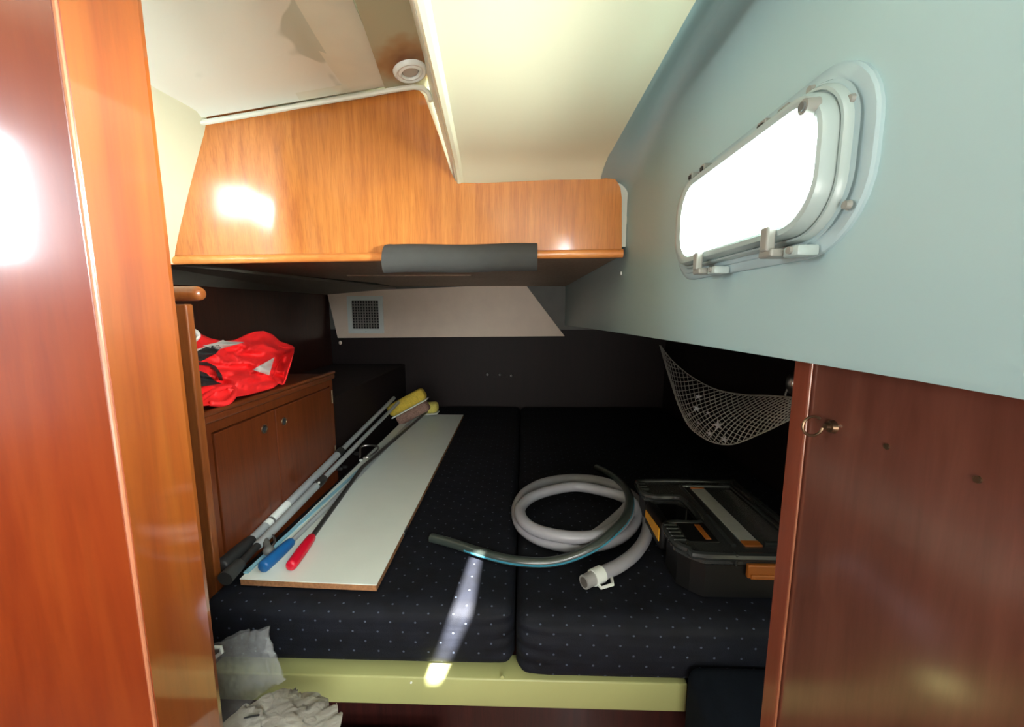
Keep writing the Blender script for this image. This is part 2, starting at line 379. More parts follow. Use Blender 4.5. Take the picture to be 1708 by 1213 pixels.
def ball(bm, c, r, sc=(1, 1, 1), sub=2):
    g = bmesh.ops.create_icosphere(bm, subdivisions=sub, radius=r)
    for v in g['verts']: v.co = Vector((v.co.x*sc[0], v.co.y*sc[1], v.co.z*sc[2]))+Vector(c)
    return bm
def rrect(c0, c1, d0, d1, r, n=6):
    """rounded rectangle outline as (a, b) pairs"""
    out = []
    for (cx, cy, s) in ((c1-r, d1-r, 0), (c0+r, d1-r, 1), (c0+r, d0+r, 2), (c1-r, d0+r, 3)):
        for k in range(n+1):
            a = math.pi/2*(s+k/n); out.append((cx+r*math.cos(a), cy+r*math.sin(a)))
    return out

# ================================================================== SETTING
struct('floor', boxb(-1.5, 1.2, -1.7, 2.75, -0.04, 0.0), M['floorwood'])
YB = 2.65
# aft wall: dark lining below, painted above
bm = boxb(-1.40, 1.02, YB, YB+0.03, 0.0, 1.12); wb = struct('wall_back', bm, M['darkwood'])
struct('painted_panel', boxb(-1.40, 1.02, YB, YB+0.03, 1.12, 1.60), M['greywall'], wb)
# left hull side above the cabinet
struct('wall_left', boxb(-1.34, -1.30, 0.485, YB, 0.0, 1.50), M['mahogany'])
# right hull side under the cockpit
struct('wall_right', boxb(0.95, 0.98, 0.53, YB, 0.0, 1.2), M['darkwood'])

# --- white side liner with the porthole opening, filleted into the headliner
XR = 0.28
PY0, PY1, PZ0, PZ1 = 0.337, 0.738, 1.299, 1.468          # outer flange of the porthole
OY0, OY1, OZ0, OZ1 = 0.366, 0.690, 1.322, 1.442          # opening
def zlow(y): return 1.200-0.053*max(0, min(1, (y-0.25)/2.4))**1.2
ZCL = 1.612
fil = [(XR, 1.600), (XR, 1.635), (XR-0.004, 1.652), (XR-0.012, 1.661), (XR-0.022, 1.662), (XR-0.034, 1.654), (XR-0.048, 1.638), (XR-0.060, 1.624), (XR-0.070, 1.615), (XR-0.078, ZCL)]
bm = B()
loops = []
ys = [-0.30+i*0.0983333*1.0 for i in range(31)]
ys = [y for y in ys if y < YB]+[YB]
for y in ys:
    zl = zlow(y); L = [Vector((XR+0.022, y, zl)), Vector((XR+0.002, y, zl)), Vector((XR, y, zl+0.006)), Vector((XR, y, 1.29))]
    g_ = max(0.0, min(1.0, (y-0.72)/0.30))
    for k_, (x, z) in enumerate(fil):
        a_ = math.pi/2*k_/9; fx, fz = XR-0.078*(1-math.cos(a_)), ZCL-0.060+0.060*math.sin(a_)
        d_ = 1.085-y; fz -= (0.026*(1-max(0, d_)/0.06)**2 if d_ < 0.06 else 0)*k_/9
        L.append(Vector((x+(fx-x)*g_, y, z+(fz-z)*g_)))
    L.append(Vector((XR-0.078, y, ZCL+0.06))); L.append(Vector((XR+0.022, y, ZCL+0.06)))
    loops.append(L)
loft(bm, loops, closed=True, cap0=True, cap1=True)
liner = struct('wall_starboard', bm, M['liner'], smooth=True)
bm = B(); pts = rrect(OY0-0.004, OY1+0.004, OZ0-0.004, OZ1+0.004, 0.045, 8); prism(bm, pts, 'X', XR-0.03, XR+0.06)
cut = obj('cutter', bm, M['dark'])
md = liner.modifiers.new('b', 'BOOLEAN'); md.object = cut; md.operation = 'DIFFERENCE'; md.solver = 'EXACT'
bpy.context.view_layer.update()
me2 = bpy.data.meshes.new_from_object(liner.evaluated_get(bpy.context.evaluated_depsgraph_get()))
liner.modifiers.clear(); liner.data = me2; bpy.data.objects.remove(cut)

# soffit above the recess, under the cockpit
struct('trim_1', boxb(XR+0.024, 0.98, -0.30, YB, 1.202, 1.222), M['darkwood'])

# --- fascia plan curve: flat on the right, turning towards the cabin at its left end
def fy(x):
    x0 = -0.59
    if x >= x0: return 1.10
    d = x0-x
    s = 0.77; k = 0.075
    return 1.10-s*(d-k*(1-math.exp(-d/k)))
def fy2(x, z): return fy(x)-0.12*max(0, min(1, (-0.50-x)/0.2))*(z-1.39)
def PF(px, py, dy=0.0):
    y = 1.1
    for _ in range(30):
        q = P(px, py, Y=y+dy); y = 0.5*y+0.5*fy2(q.x, q.z)
    return P(px, py, Y=y+dy)
# --- main headliner (cream), lower than the hatch part, with a rolled lip on its left
e0 = P(697, 0, Z=1.60); e1 = PF(765, 303)
def xe(y): return e0.x+(e1.x-e0.x)*(y-e0.y)/(e1.y-e0.y)
bm = B(); XS = XR-0.077
SL = (-0.04, 0.08)
def ceilz(x, y):
    z = ZCL
    d = 1.085-y
    if d < 0.06: z -= 0.026*(1-max(0, d)/0.06)**2
    return z
loops = []
for i in range(29):
    y = -0.30+1.41*i/28; a = xe(y)
    L = []
    for k in range(9):
        x = a+0.012+(XS-a-0.012)*k/8; L.append(Vector((x, y, ceilz(x, y))))
    L = [Vector((a-0.010, y, ceilz(a, y)+0.004)), Vector((a-0.002, y, ceilz(a, y)-0.008)), Vector((a+0.006, y, ceilz(a, y)-0.007))]+L
    L += [Vector((XS, y, ZCL+0.03)), Vector((a-0.01, y, ZCL+0.03))]
    loops.append(L)
loft(bm, loops, closed=True, cap0=True, cap1=True)
ceil = struct('ceiling', bm, M['cream'], smooth=True)
# added slit, out of frame near the camera, shaped to throw the sun streak
tgt = Vector((-0.118, 0.80, 0.60))
s0 = tgt-SUNV*((ZCL-0.6)/-SUNV.z)
bm = B()
dy0, dy1 = -0.17, 0.17
sl = 0.02/0.13
for_pts = [(s0.x-0.018+dy0*sl, s0.y+dy0), (s0.x+0.018+dy0*sl, s0.y+dy0), (s0.x+0.042+dy1*sl, s0.y+dy1), (s0.x-0.042+dy1*sl, s0.y+dy1)]
prism(bm, for_pts, 'Z', 1.5, 1.8)
cut = obj('cutter', bm, M['dark'])
md = ceil.modifiers.new('b', 'BOOLEAN'); md.object = cut; md.operation = 'DIFFERENCE'; md.solver = 'EXACT'
bpy.context.view_layer.update()
me2 = bpy.data.meshes.new_from_object(ceil.evaluated_get(bpy.context.evaluated_depsgraph_get()))
ceil.modifiers.clear(); ceil.data = me2; bpy.data.objects.remove(cut)
# sloping step between the two headliner levels
tr = PF(712, 152)
tl = PF(340, 206)
bm = B()
def stepf(u, v):
    y = -0.30+1.41*u; x = xe(y)-0.003; z = ceilz(x, y)+0.002
    return Vector((x+(tr.x-e1.x)*v*0.8, y, z+(tr.z-ZCL+0.03)*v))
grid(bm, stepf, 14, 4); thick(bm, 0.006)
struct('trim_2', bm, M['lip'], smooth=True)
NA = P(602, -6, Z=1.795)
# upper headliner strip (khaki), holding the lamp
bm = B()
def upf(u, v):
    y = -0.30+1.42*v
    fr = PF(656, 141, -0.012); xa = fr.x+(NA.x-fr.x)*(fr.y-y)/(fr.y-NA.y)-0.02; xb = xe(y)-0.055
    x = xa+(xb-xa)*u
    s = (tr.z-tl.z)/(tr.x-tl.x)
    return Vector((x, y, tr.z+0.018+s*0.9*(x-tr.x)))
grid(bm, upf, 8, 10); thickz(bm, 0.015)
struct('ceiling.001', bm, M['strip'])
# hatch lining panel, standing proud under the strip
def hp(u, v):            # u across (0 left..1 right), v 0 far..1 near
    far = PF(296+(656-296)*u, 208+(147-208)*u, -0.012)
    y = far.y+(0.40-far.y)*v
    # right edge measured along its own line
    fr = PF(656, 141, -0.012)
    xr = fr.x+(NA.x-fr.x)*(fr.y-y)/(fr.y-NA.y)
    e_ = P(250, 176, Z=far.z); f0 = PF(296, 203, -0.012); e_ = P(250, 178, Z=f0.z); xl = f0.x+(e_.x-f0.x)*(f0.y-y)/(f0.y-e_.y)
    x = far.x if v == 0 else (far.x+( (xl+(xr-xl)*u) -far.x)*min(1, v*1.0))
    return Vector((x, y, far.z-0.002*v))
bm = B()
inner = lambda u, v: hp(0.03+0.76*u, 0.05+0.93*v)-Vector((0, 0, -0.004))
def full(u, v): return hp(u, v)
NU, NV = 20, 12
us = [0, 0.02, 0.05]+[0.05+0.74*k/14 for k in range(1, 15)]+[0.82, 0.97, 1.0]
vs = [0, 0.02, 0.05]+[0.05+0.95*k/10 for k in range(1, 11)]
V = []
for u in us:
    rw = []
    for v in vs:
        p = hp(u, v); h = 0.0
        if u > 0.05 and u < 0.80 and v > 0.04: h = 0.008
        if u in (0, 1.0) or v == 0: h = 0.006
        rw.append(bm.verts.new(p+Vector((0, 0, h))))
    V.append(rw)
for i in range(len(us)-1):
    for j in range(len(vs)-1): bm.faces.new((V[i][j], V[i+1][j], V[i+1][j+1], V[i][j+1]))
thickz(bm, 0.03)
hl = struct('ceiling.002', bm, M['hatch'], smooth=True)
hl.data.materials.append(M['hatchm'])
for p in hl.data.polygons:
    c = p.center; fr = PF(656, 141, -0.012)
    xr = fr.x+(NA.x-fr.x)*(fr.y-c.y)/(fr.y-NA.y)
    if c.x > xr-0.125 or c.y > fy(c.x)-0.05: p.material_index = 1

bm = B()
lipx = [(250, 174), (270, 188), (296, 200), (316, 206), (340, 203), (360, 200), (430, 188), (520, 172), (600, 159), (655, 149), (690, 144), (706, 146), (715, 154), (719, 168)]
tube(bm, [PF(x, y+1, -0.018) if x > 300 else (lambda f0: P(x, y, Z=f0.z+0.001))(PF(312, 205, -0.012)) for x, y in lipx], 0.0062, 8)
struct('trim_9', bm, M['lip'], smooth=True)
# left liner between the post and the fascia
def fl(py):
    px = 285 + (340-285)*max(0, min(1, (432-py)/(432-206)))**1.15
    return PF(px, py)
bm = B()
def llf(u, v):
    p = fl(440+(196-440)*v)
    y = p.y-0.003+(0.40-p.y)*u
    return Vector((p.x-0.012*u+0.0, y, p.z+0.02*u*v))
grid(bm, llf, 6, 10); thick(bm, 0.01)
struct('wall_port', bm, plain('cream_side_liner', srgb(186, 183, 156), rough=0.45, var=0.03), smooth=True)
# outer deck above the left part so that no daylight leaks in
struct('ceiling.003', boxb(-1.45, 0.30, -0.30, 1.16, 1.93, 1.95), M['khaki']) if False else None

# ================================================================== overhead locker
loc = thing('overhead_locker', 'curved cherry wood overhead locker spanning the cabin under the headliner', 'cabinet', (-0.35, 1.1, 1.38))
# outline of the fascia in the photograph, top edge left to right
top = [(338, 212), (346, 207), (360, 204), (430, 192), (520, 177), (600, 163), (660, 152), (690, 148), (706, 150), (714, 158), (722, 182), (736, 225), (748, 265), (754, 285), (760, 298), (772, 305), (800, 306), (880, 302), (960, 298), (1005, 297), (1022, 299), (1030, 304), (1035, 314), (1037, 330)]
xs = [286, 292, 300, 310, 320, 330]+[t[0] for t in top]
def topy(px):
    if px < 338: return 212+(338-px)*(420-212)/(338-285)
    for a, c in zip(top[:-1], top[1:]):
        if a[0] <= px <= c[0]: return a[1]+(c[1]-a[1])*(px-a[0])/(c[0]-a[0])
    return top[-1][1]
def boty(px): return 431-11*(px-285)/750
pxs = sorted(set([285.5, 288, 292, 298, 305, 312, 320, 329, 338]+[t[0] for t in top]+list(range(350, 1031, 12))+[1037]))
bm = B(); nv = 10; VV = []
for px in pxs:
    ty = topy(px); by = boty(px); col = []
    pb = PF(px, by)
    for j in range(nv+1):
        q = PF(px, by+(ty-by)*j/nv)
        # keep every column vertical in plan
        z = q.z
        col.append(bm.verts.new(Vector((pb.x if abs(px-285) > 60 and px < 1030 else q.x, (fy2(pb.x, z) if abs(px-285) > 60 and px < 1030 else q.y), z))))
    VV.append(col)
for i in range(len(pxs)-1):
    for j in range(nv): bm.faces.new((VV[i][j], VV[i+1][j], VV[i+1][j+1], VV[i][j+1]))
bmesh.ops.recalc_face_normals(bm, faces=bm.faces)
if sum(f.normal.y for f in bm.faces) > 0: bmesh.ops.reverse_faces(bm, faces=bm.faces)
ret = bmesh.ops.extrude_face_region(bm, geom=bm.faces[:])
bmesh.ops.translate(bm, verts=[v for v in ret['geom'] if isinstance(v, bmesh.types.BMVert)], vec=(0, 0.016, 0))
obj('fascia', bm, M['fascia'], loc, smooth=True)
# rounded edge moulding along the bottom of the fascia
path = [PF(px, boty(px)+3) for px in [283]+list(range(300, 1036, 35))+[1038]]
bm = B(); tube(bm, [p+Vector((0, -0.003, 0)) for p in path], 0.0115, 12)
obj('edge_moulding', bm, M['moulding'], loc, smooth=True, label='lighter rounded wooden edge moulding')
# underside board
ZU = 1.402
pts = [(p.x, p.y+0.012) for p in path]
A1 = P(625, 472, Z=ZU); A0 = P(290, 440, Z=ZU)
pts = [(A0.x, A0.y)]+pts[1:]+[(XR-0.003, 1.2), (XR-0.003, YB-0.02), (A1.x, YB-0.02), (A1.x, A1.y)]
bm = B(); prism(bm, pts, 'Z', ZU, ZU+0.012)
obj('underside_board', bm, M['underside'], loc)
bm = B(); box(bm, P(560, 455, Z=ZU).x, P(640, 455, Z=ZU).x+0.35, 1.75, 1.80, ZU-0.006, ZU+0.001, 0.002)
obj('batten', bm, M['underside'], loc)
# left grey liner under the side deck
bm = B()
b0 = P(300, 476, X=-1.30); b1 = P(545, 489, X=-1.30)
f4 = [Vector((A0.x, A0.y-0.2, ZU+0.002)), Vector((A1.x, YB, ZU-0.002)), Vector((-1.31, YB, b1.z)), Vector((-1.31, A0.y-0.2, b1.z-0.01))]
bm.faces.new([bm.verts.new(p) for p in f4]); thick(bm, 0.012)
struct('ceiling.003', bm, M['greyliner'])

# aft panel with its vent
YP = 2.622
pp = [P(545, 487, Y=YP), P(563, 564, Y=YP), P(942, 561, Y=YP), P(876, 474, Y=YP)]
bm = B(); prism(bm, [(p.x, p.z) for p in pp], 'Y', YP, YP+0.012)
bmesh.ops.bevel(bm, geom=bm.edges[:], offset=0.002, segments=1, affect='EDGES')
struct('trim_3', bm, M['ventpanel'])
bm = B()
q = [P(548, 492, Y=2.64), P(563, 567, Y=2.64)]
cl = P(610, 523, Y=YP)
vt = thing('vent_grille', 'square louvred vent grille with white frame on beige aft panel', 'vent', (cl.x, YP, cl.z))
def ring_frame(bm, x0, x1, z0, z1, wd, y0, y1, r=0.004):
    o = rrect(x0, x1, z0, z1, r, 3); i = rrect(x0+wd, x1-wd, z0+wd, z1-wd, r*0.6, 3)
    L = [[Vector((a, y1, c)) for a, c in o], [Vector((a, y0, c)) for a, c in o], [Vector((a, y0, c)) for a, c in i], [Vector((a, y1, c)) for a, c in i]]
    loft(bm, L+[L[0]]); bmesh.ops.remove_doubles(bm, verts=bm.verts, dist=1e-7)
a = P(579, 494, Y=YP); c = P(641, 556, Y=YP)
bm = B(); ring_frame(bm, a.x, c.x, c.z, a.z, 0.030, YP-0.010, YP); obj('frame', bm, M['white'], vt)
obj('recess', boxb(a.x+0.028, c.x-0.028, YP-0.002, YP-0.0005, c.z+0.028, a.z-0.028), M['dark'], vt, label='dark opening')
bm = B(); n = 10
ix0, ix1, iz0, iz1 = a.x+0.03, c.x-0.03, c.z+0.03, a.z-0.03
for k in range(1, n):
    x = ix0+(ix1-ix0)*k/n; box(bm, x-0.0028, x+0.0028, YP-0.008, YP-0.003, iz0, iz1)
    z = iz0+(iz1-iz0)*k/n; box(bm, ix0, ix1, YP-0.008, YP-0.003, z-0.0028, z+0.0028)
obj('lattice', bm, plain('vent_lattice_grey', srgb(150, 146, 136), rough=0.5), vt)
bm = B(); ball(bm, (cl.x, YP-0.010, c.z+0.012), 0.004); obj('screw', bm, M['metal'], vt)
p = P(567, 572, Y=2.64)
obj('screw_cap', ball(B(), (p.x, 2.645, p.z), 0.011, (1, 0.6, 1.2)), M['ventpanel'], wb, smooth=True)
for nm, px, py in (('small round metal stud on dark aft wall, left of the row of three', 813, 625), ('small round metal stud on dark aft wall, middle of the row of three', 834, 625), ('small round metal stud on dark aft wall, right of the row of three', 853, 627)):
    p = P(px, py, Y=YB)
    bm = B(); cyl(bm, (p.x, YB, p.z), (p.x, YB-0.008, p.z), 0.009, 12, 0.007); ball(bm, (p.x, YB-0.008, p.z), 0.007)
    tag(obj('wall_stud', bm, M['metal'], smooth=True), nm, 'stud', 'studs on the aft wall')
p = P(1037, 456, X=XR)
obj('screw', cyl(B(), (XR, p.y, p.z), (XR-0.004, p.y, p.z), 0.005, 10), M['white'], liner, smooth=True)

# ================================================================== foam sleeve on locker edge
pa = P(638, 430, Y=1.08); pb = P(896, 428, Y=1.08)
bm = B()
def slv(u, v):
    x = pa.x+(pb.x-pa.x)*u
    zt = P(638+258*u, 407-2*u, Y=1.082).z; zb = P(645+251*u, 455-3*u+3*abs(u-.5)*0, Y=1.06).z
    a = -0.45+v*3.3
    h = (zt-zb)/2; zc = (zt+zb)/2
    wob = 0.0015*math.sin(u*9)
    return Vector((x+(0.010*(1-v) if u == 0 else 0), 1.100-0.040*max(0.0, math.sin(max(0, min(math.pi, a))))**0.8 - (0 if a > 0 else 0.0)+wob*0.4, zc+h*math.cos(max(0, min(math.pi, a)))+wob))
grid(bm, lambda u, v: slv(u, v), 24, 16); thick(bm, 0.004)
tag(obj('foam_sleeve', bm, M['foam'], smooth=True), 'dark grey foam padding sleeve clipped over the wooden locker edge', 'foam pad')

# ================================================================== porthole
PW = thing('porthole', 'white framed oblong porthole with bright pane in the side liner', 'window', (XR, 0.54, 1.38))
PW.name = 'window_1'; PW['kind'] = 'structure'
del PW['category']
def lp(y0, y1, z0, z1, r, x): return [Vector((x, a, c)) for a, c in rrect(y0, y1, z0, z1, r, 8)]
bm = B()
L = [lp(PY0, PY1, PZ0, PZ1, 0.070, XR+0.001), lp(PY0, PY1, PZ0, PZ1, 0.070, XR-0.003), lp(PY0+0.002, PY1-0.002, PZ0+0.002, PZ1-0.002, 0.068, XR-0.005),
     lp(PY0+0.018, PY1-0.008, PZ0+0.010, PZ1-0.010, 0.058, XR-0.006), lp(PY0+0.019, PY1-0.009, PZ0+0.011, PZ1-0.011, 0.057, XR-0.008),
     lp(0.349, 0.712, 1.314, 1.453, 0.052, XR-0.009), lp(OY0-0.002, OY1+0.002, OZ0-0.002, OZ1+0.002, 0.045, XR-0.009), lp(OY0-0.002, OY1+0.002, OZ0-0.002, OZ1+0.002, 0.045, XR+0.001)]
loft(bm, L); obj('flange', bm, M['flange'], PW, smooth=True)
bm = B()
L = [lp(0.355, 0.704, 1.315, 1.452, 0.050, XR-0.008), lp(0.355, 0.704, 1.315, 1.452, 0.050, XR-0.013), lp(0.357, 0.702, 1.317, 1.450, 0.049, XR-0.016), lp(0.360, 0.700, 1.319, 1.448, 0.047, XR-0.016),
     lp(0.361, 0.699, 1.320, 1.447, 0.046, XR-0.013), lp(0.363, 0.697, 1.321, 1.446, 0.046, XR-0.013)]
loft(bm, L); obj('gasket_ring', bm, M['greenwhite'], PW, smooth=True)
bm = B()
L = [lp(0.362, 0.696, 1.320, 1.447, 0.046, XR-0.010), lp(0.362, 0.694, 1.321, 1.446, 0.046, XR-0.024), lp(0.364, 0.686, 1.323, 1.444, 0.045, XR-0.028), lp(0.368, 0.674, 1.328, 1.440, 0.042, XR-0.029), lp(0.371, 0.667, 1.331, 1.436, 0.040, XR-0.027), lp(0.372, 0.666, 1.332, 1.435, 0.040, XR-0.012)]
loft(bm, L); obj('opening_frame', bm, M['greenwhite'], PW, smooth=True)
bm = B(); loft(bm, [lp(0.370, 0.668, 1.330, 1.437, 0.040, XR-0.020), lp(0.370, 0.668, 1.330, 1.437, 0.040, XR-0.016)], cap0=True, cap1=True)
obj('pane', bm, M['glass'], PW)
def XP(px, py, x): return P(px, py, X=x)
for (px, py) in ((1420, 165), (1412, 342), (1352, 150)):
    p = XP(px, py, XR-0.010)
    bm = B(); cyl(bm, (XR-0.008, p.y, p.z), (XR-0.012, p.y, p.z), 0.0042, 14, 0.0034); obj('screw', bm, M['clipgrey'], PW, smooth=True)
p = XP(1353, 178, XR-0.03)
bm = B(); cyl(bm, (XR-0.026, p.y, p.z), (XR-0.037, p.y, p.z), 0.0075, 18, 0.0065); kn = obj('pivot_knob', bm, M['clipgrey'], PW, smooth=True)
bm = B(); cyl(bm, (XR-0.0365, p.y, p.z), (XR-0.039, p.y, p.z), 0.004, 14); obj('knob_centre', bm, M['greyplastic'], kn)
for (px, py, s) in ((1276, 212, 1.0), (1312, 188, 1.0), (1176, 282, 0.8), (1156, 296, 0.7)):   # clips along the top
    p = XP(px, py, XR-0.022)
    bm = B(); box(bm, XR-0.026, XR-0.008, p.y-0.007*s, p.y+0.009*s, p.z-0.004, p.z+0.0065, 0.0012)
    ck = obj('hinge_clip', bm, M['clipgrey'], PW)
    bm = B(); box(bm, XR-0.0275, XR-0.0255, p.y-0.004*s, p.y+0.006*s, p.z-0.002, p.z+0.003); obj('clip_slot', bm, M['dark'], ck)
for (px, py, s) in ((1279, 400, 1.0), (1163, 436, 1.0)):      # dog latches at the bottom
    p = XP(px, py, XR-0.034)
    bm = B(); box(bm, XR-0.038, XR-0.029, p.y-0.007, p.y+0.006, p.z-0.012, p.z+0.012, 0.002)
    box(bm, XR-0.036, XR-0.006, p.y-0.012, p.y+0.010, p.z-0.018, p.z-0.010, 0.002)
    lt = obj('latch', bm, M['clipgrey'], PW)
    bm = B(); box(bm, XR-0.026, XR-0.006, p.y-0.036, p.y-0.014, p.z-0.020, p.z-0.010, 0.002); obj('latch_pivot', bm, M['greenwhite'], lt, smooth=True)
    bm = B(); cyl(bm, (XR-0.026, p.y-0.026, p.z-0.014), (XR-0.029, p.y-0.026, p.z-0.014), 0.0035, 12); obj('screw', bm, M['clipgrey'], lt)
bm = B(); pl = [XP(1143, 322, XR-0.01), XP(1215, 262, XR-0.01), XP(1290, 206, XR-0.01), XP(1345, 160, XR-0.01), XP(1352, 148, XR-0.01)]
tube(bm, pl, 0.0016, 6); obj('seal_wire', bm, M['clipgrey'], PW)

# ================================================================== ceiling lamp
cz = tr.z+0.018+(tr.z-tl.z)/(tr.x-tl.x)*0.9*(P(684, 122, Z=1.80).x-tr.x)
lc = P(684, 122, Z=cz-0.008)
lm = thing('ceiling_light', 'small round white recessed ceiling light in the rust-stained strip', 'lamp', (lc.x, lc.y, cz))
def disc_ring(bm, c, prof, seg=28):
    L = [[Vector((c.x+r*math.cos(2*math.pi*k/seg), c.y+r*math.sin(2*math.pi*k/seg), c.z-h)) for k in range(seg)] for r, h in prof]
    loft(bm, L); return L
cc = Vector((lc.x, lc.y, cz))
bm = B(); disc_ring(bm, cc, [(0.041, 0), (0.040, 0.005), (0.035, 0.009), (0.031, 0.008), (0.029, 0.006), (0.027, 0.008), (0.023, 0.009), (0.021, 0.006), (0.021, 0.001)])
obj('trim_ring', bm, M['white'], lm, smooth=True)
bm = B(); cyl(bm, cc-Vector((0, 0, 0.001)), cc-Vector((0, 0, 0.005)), 0.0215, 24, 0.018); obj('lens', bm, M['lens'], lm)
lm.rotation_euler = (0, -math.atan((tr.z-tl.z)/(tr.x-tl.x)*0.9), 0); lm.location.z -= 0.002

# ================================================================== door post (left) and bulkhead
bm = B(); prism(bm, [(-1.30, 0.383), (-0.424, 0.383), (-0.420, 0.387), (-0.420, 0.468), (-0.422, 0.475), (-0.428, 0.480), (-1.30, 0.480)], 'Z', 0.0, 1.95)
post = struct('trim_4', bm, M['pillar'])
post.data.materials.append(M['pillar_face'])
for p in post.data.polygons:
    if p.normal.y < -0.5: p.material_index = 1
bm = B(); cyl(bm, (-0.4222, 0.3852, 0.0), (-0.4222, 0.3852, 1.9), 0.0021, 8); struct('edge_highlight', bm, M['edge'], post, smooth=True)  # gloss highlight of the worn corner, built as a lighter strip
# partition on the right
bm = B(); box(bm, 0.362, 0.385, -0.30, 0.524, 0.0, 1.205, 0.001, 1); part = struct('trim_5', bm, M['partition'])
bm = B(); box(bm, 0.358, 0.3615, 0.497, 0.526, 0.0, 1.203, 0.001, 1); struct('edge_board', bm, M['ptrim'], part)
bm = B(); cyl(bm, (0.3592, 0.496, 0.0), (0.3592, 0.496, 1.2), 0.0013, 8); struct('edge_highlight', bm, M['edge'], part, smooth=True)
# ring hook
h = P(1384, 712, X=0.358)
hk = thing('ring_hook', 'dull brass open ring hook screwed into the brown partition', 'hook', (0.362, h.y, h.z))
bm = B(); cyl(bm, (0.362, h.y, h.z), (0.357, h.y, h.z), 0.008, 16, 0.0065); cyl(bm, (0.357, h.y, h.z), (0.352, h.y, h.z), 0.0035, 10); obj('base', bm, M['brass'], hk, smooth=True)
bm = B(); cx = 0.340; R_ = 0.0115
tube(bm, [Vector((cx+R_*math.cos(a), h.y+0.002, h.z+R_*math.sin(a))) for a in [math.radians(-10-300*k/24) for k in range(25)]], 0.0016, 8)
obj('ring', bm, M['brass'], hk, smooth=True)
for (px, py, t) in ((1480, 745, 'small screw head on the brown partition, right of the ring hook'), (1632, 800, 'screw head on the brown partition farthest from the ring hook')):
    p = P(px, py, X=0.362)
    obj('screw_head', cyl(B(), (0.3622, p.y, p.z), (0.3605, p.y, p.z), 0.003, 12), M['brass'], part, smooth=True)

# saloon shell behind the camera
struct('wall_saloon_left', boxb(-1.36, -1.32, -1.7, 0.40, 0.0, 1.90), M['cabinet'])
struct('wall_saloon_right', boxb(1.02, 1.06, -1.7, 0.5, 0.0, 1.90), M['cream'])
struct('wall_front', boxb(-1.36, 1.06, -1.74, -1.70, 0.0, 1.90), M['cabinet'])
struct('ceiling.004', boxb(-1.36, 1.06, -1.7, -0.30, 1.90, 1.93), M['cream'])
struct('wall_header', boxb(-1.36, 1.06, -0.33, -0.30, 1.72, 1.92), M['cream'])
struct('ceiling.005', boxb(-1.45, -0.05, -0.30, 1.14, 1.90, 1.93), M['cream'])
struct('wall_port_outer', boxb(-1.299, -1.28, 0.485, 1.115, 1.42, 1.90), M['cream'])
struct('ceiling.006', boxb(-1.45, XR, 1.118, YB+0.03, 1.48, 1.50), M['cream'])
struct('wall_filler', boxb(-1.0, XR-0.001, 1.1165, 1.1195, 1.42, 1.92), M['lip'])
struct('wall_locker_back', boxb(-1.45, XR, 1.13, 1.15, 1.48, 1.93), M['cream'])

# ================================================================== berth
base = thing('fixed_berth', 'dark red wooden fixed berth with a pale ledge board in front', 'berth', (0.0, 0.79, 0.0))
bm = B(); box(bm, -0.733, 0.948, 0.831, 2.64, 0.0, 0.4475, 0.0); box(bm, -0.733, 0.948, 0.792, 0.8305, 0.0, 0.377); obj('front_panel', bm, M['darkred'], base)
bm = B(); box(bm, -0.70, 0.36, 0.764, 0.83, 0.378, 0.448, 0.004, 3); obj('ledge_board', bm, M['ledge'], base, label='pale cream ledge board', smooth=True)
for px, py in ((838, 1129), (686, 1138)):
    p = P(px, py, Y=0.764)
    bm = B(); cyl(bm, (p.x, 0.7645, p.z), (p.x, 0.7615, p.z), 0.0045 if px > 800 else 0.0022, 12); obj('plug', bm, M['ledge'] if px > 800 else M['white'], base)

def cushion(x0, x1, y0, y1, z0, z1, r, seamside, seed, bulge=0.0):
    bm = B(); box(bm, x0, x1, y0, y1, z0, z1)
    bmesh.ops.subdivide_edges(bm, edges=bm.edges[:], cuts=30, use_grid_fill=True)
    cx, cy, cz_ = (x0+x1)/2, (y0+y1)/2, (z0+z1)/2
    hx, hy, hz = (x1-x0)/2, (y1-y0)/2, (z1-z0)/2
    for v in bm.verts:
        # non uniform spacing: finer near the borders
        f = lambda t: math.copysign(1-max(0.0, 1-abs(t))**1.7, t)
        q = Vector(((v.co.x-cx)/hx, (v.co.y-cy)/hy, (v.co.z-cz_)/hz))
        q = Vector((f(q.x), f(q.y), q.z))
        p = Vector((q.x*hx, q.y*hy, q.z*hz))
        # round the edges
        c = Vector((max(-hx+r, min(hx-r, p.x)), max(-hy+r, min(hy-r, p.y)), max(-hz+r, min(hz-r, p.z))))
        d = p-c
        if d.length > 1e-6: p = c+d.normalized()*min(r, max(abs(d.x), abs(d.y), abs(d.z)))
        w = Vector((cx, cy, cz_))+p
        if q.y < -0.9 and abs(q.z) < 0.99:
            w.y -= bulge*(1-q.z*q.z)*min(1, (1-abs(q.x))*8)
            # puckers beside the seam
            e = (q.x+1) if seamside < 0 else (1-q.x)
            w.y += 0.004*math.sin(q.z*13+e*6)*math.exp(-e*9)
        nz_ = noise.noise(Vector((w.x*2.2+seed, w.y*2.2, w.z*3)))
        w.z += (0.004*nz_-0.0025)*(1 if q.z > 0 else 0.0)
        bm.verts.ensure_lookup_table(); v.co = w
    return bm
cu = thing('berth_cushion', 'navy dotted berth cushion on the left, under the white board', 'cushion', (-0.375, 1.7, 0.452))
obj('cover', cushion(-0.728, -0.016, 0.788, 2.64, 0.4485, 0.600, 0.030, 1, 3.1, 0.008), M['navy'], cu, smooth=2)
cu = thing('berth_cushion', 'navy dotted berth cushion on the right, under the hose and the organiser case', 'cushion', (0.46, 1.7, 0.452))
obj('cover', cushion(-0.012, 0.944, 0.762, 2.64, 0.4485, 0.600, 0.032, -1, 7.7, 0.012), M['navy'], cu, smooth=2)

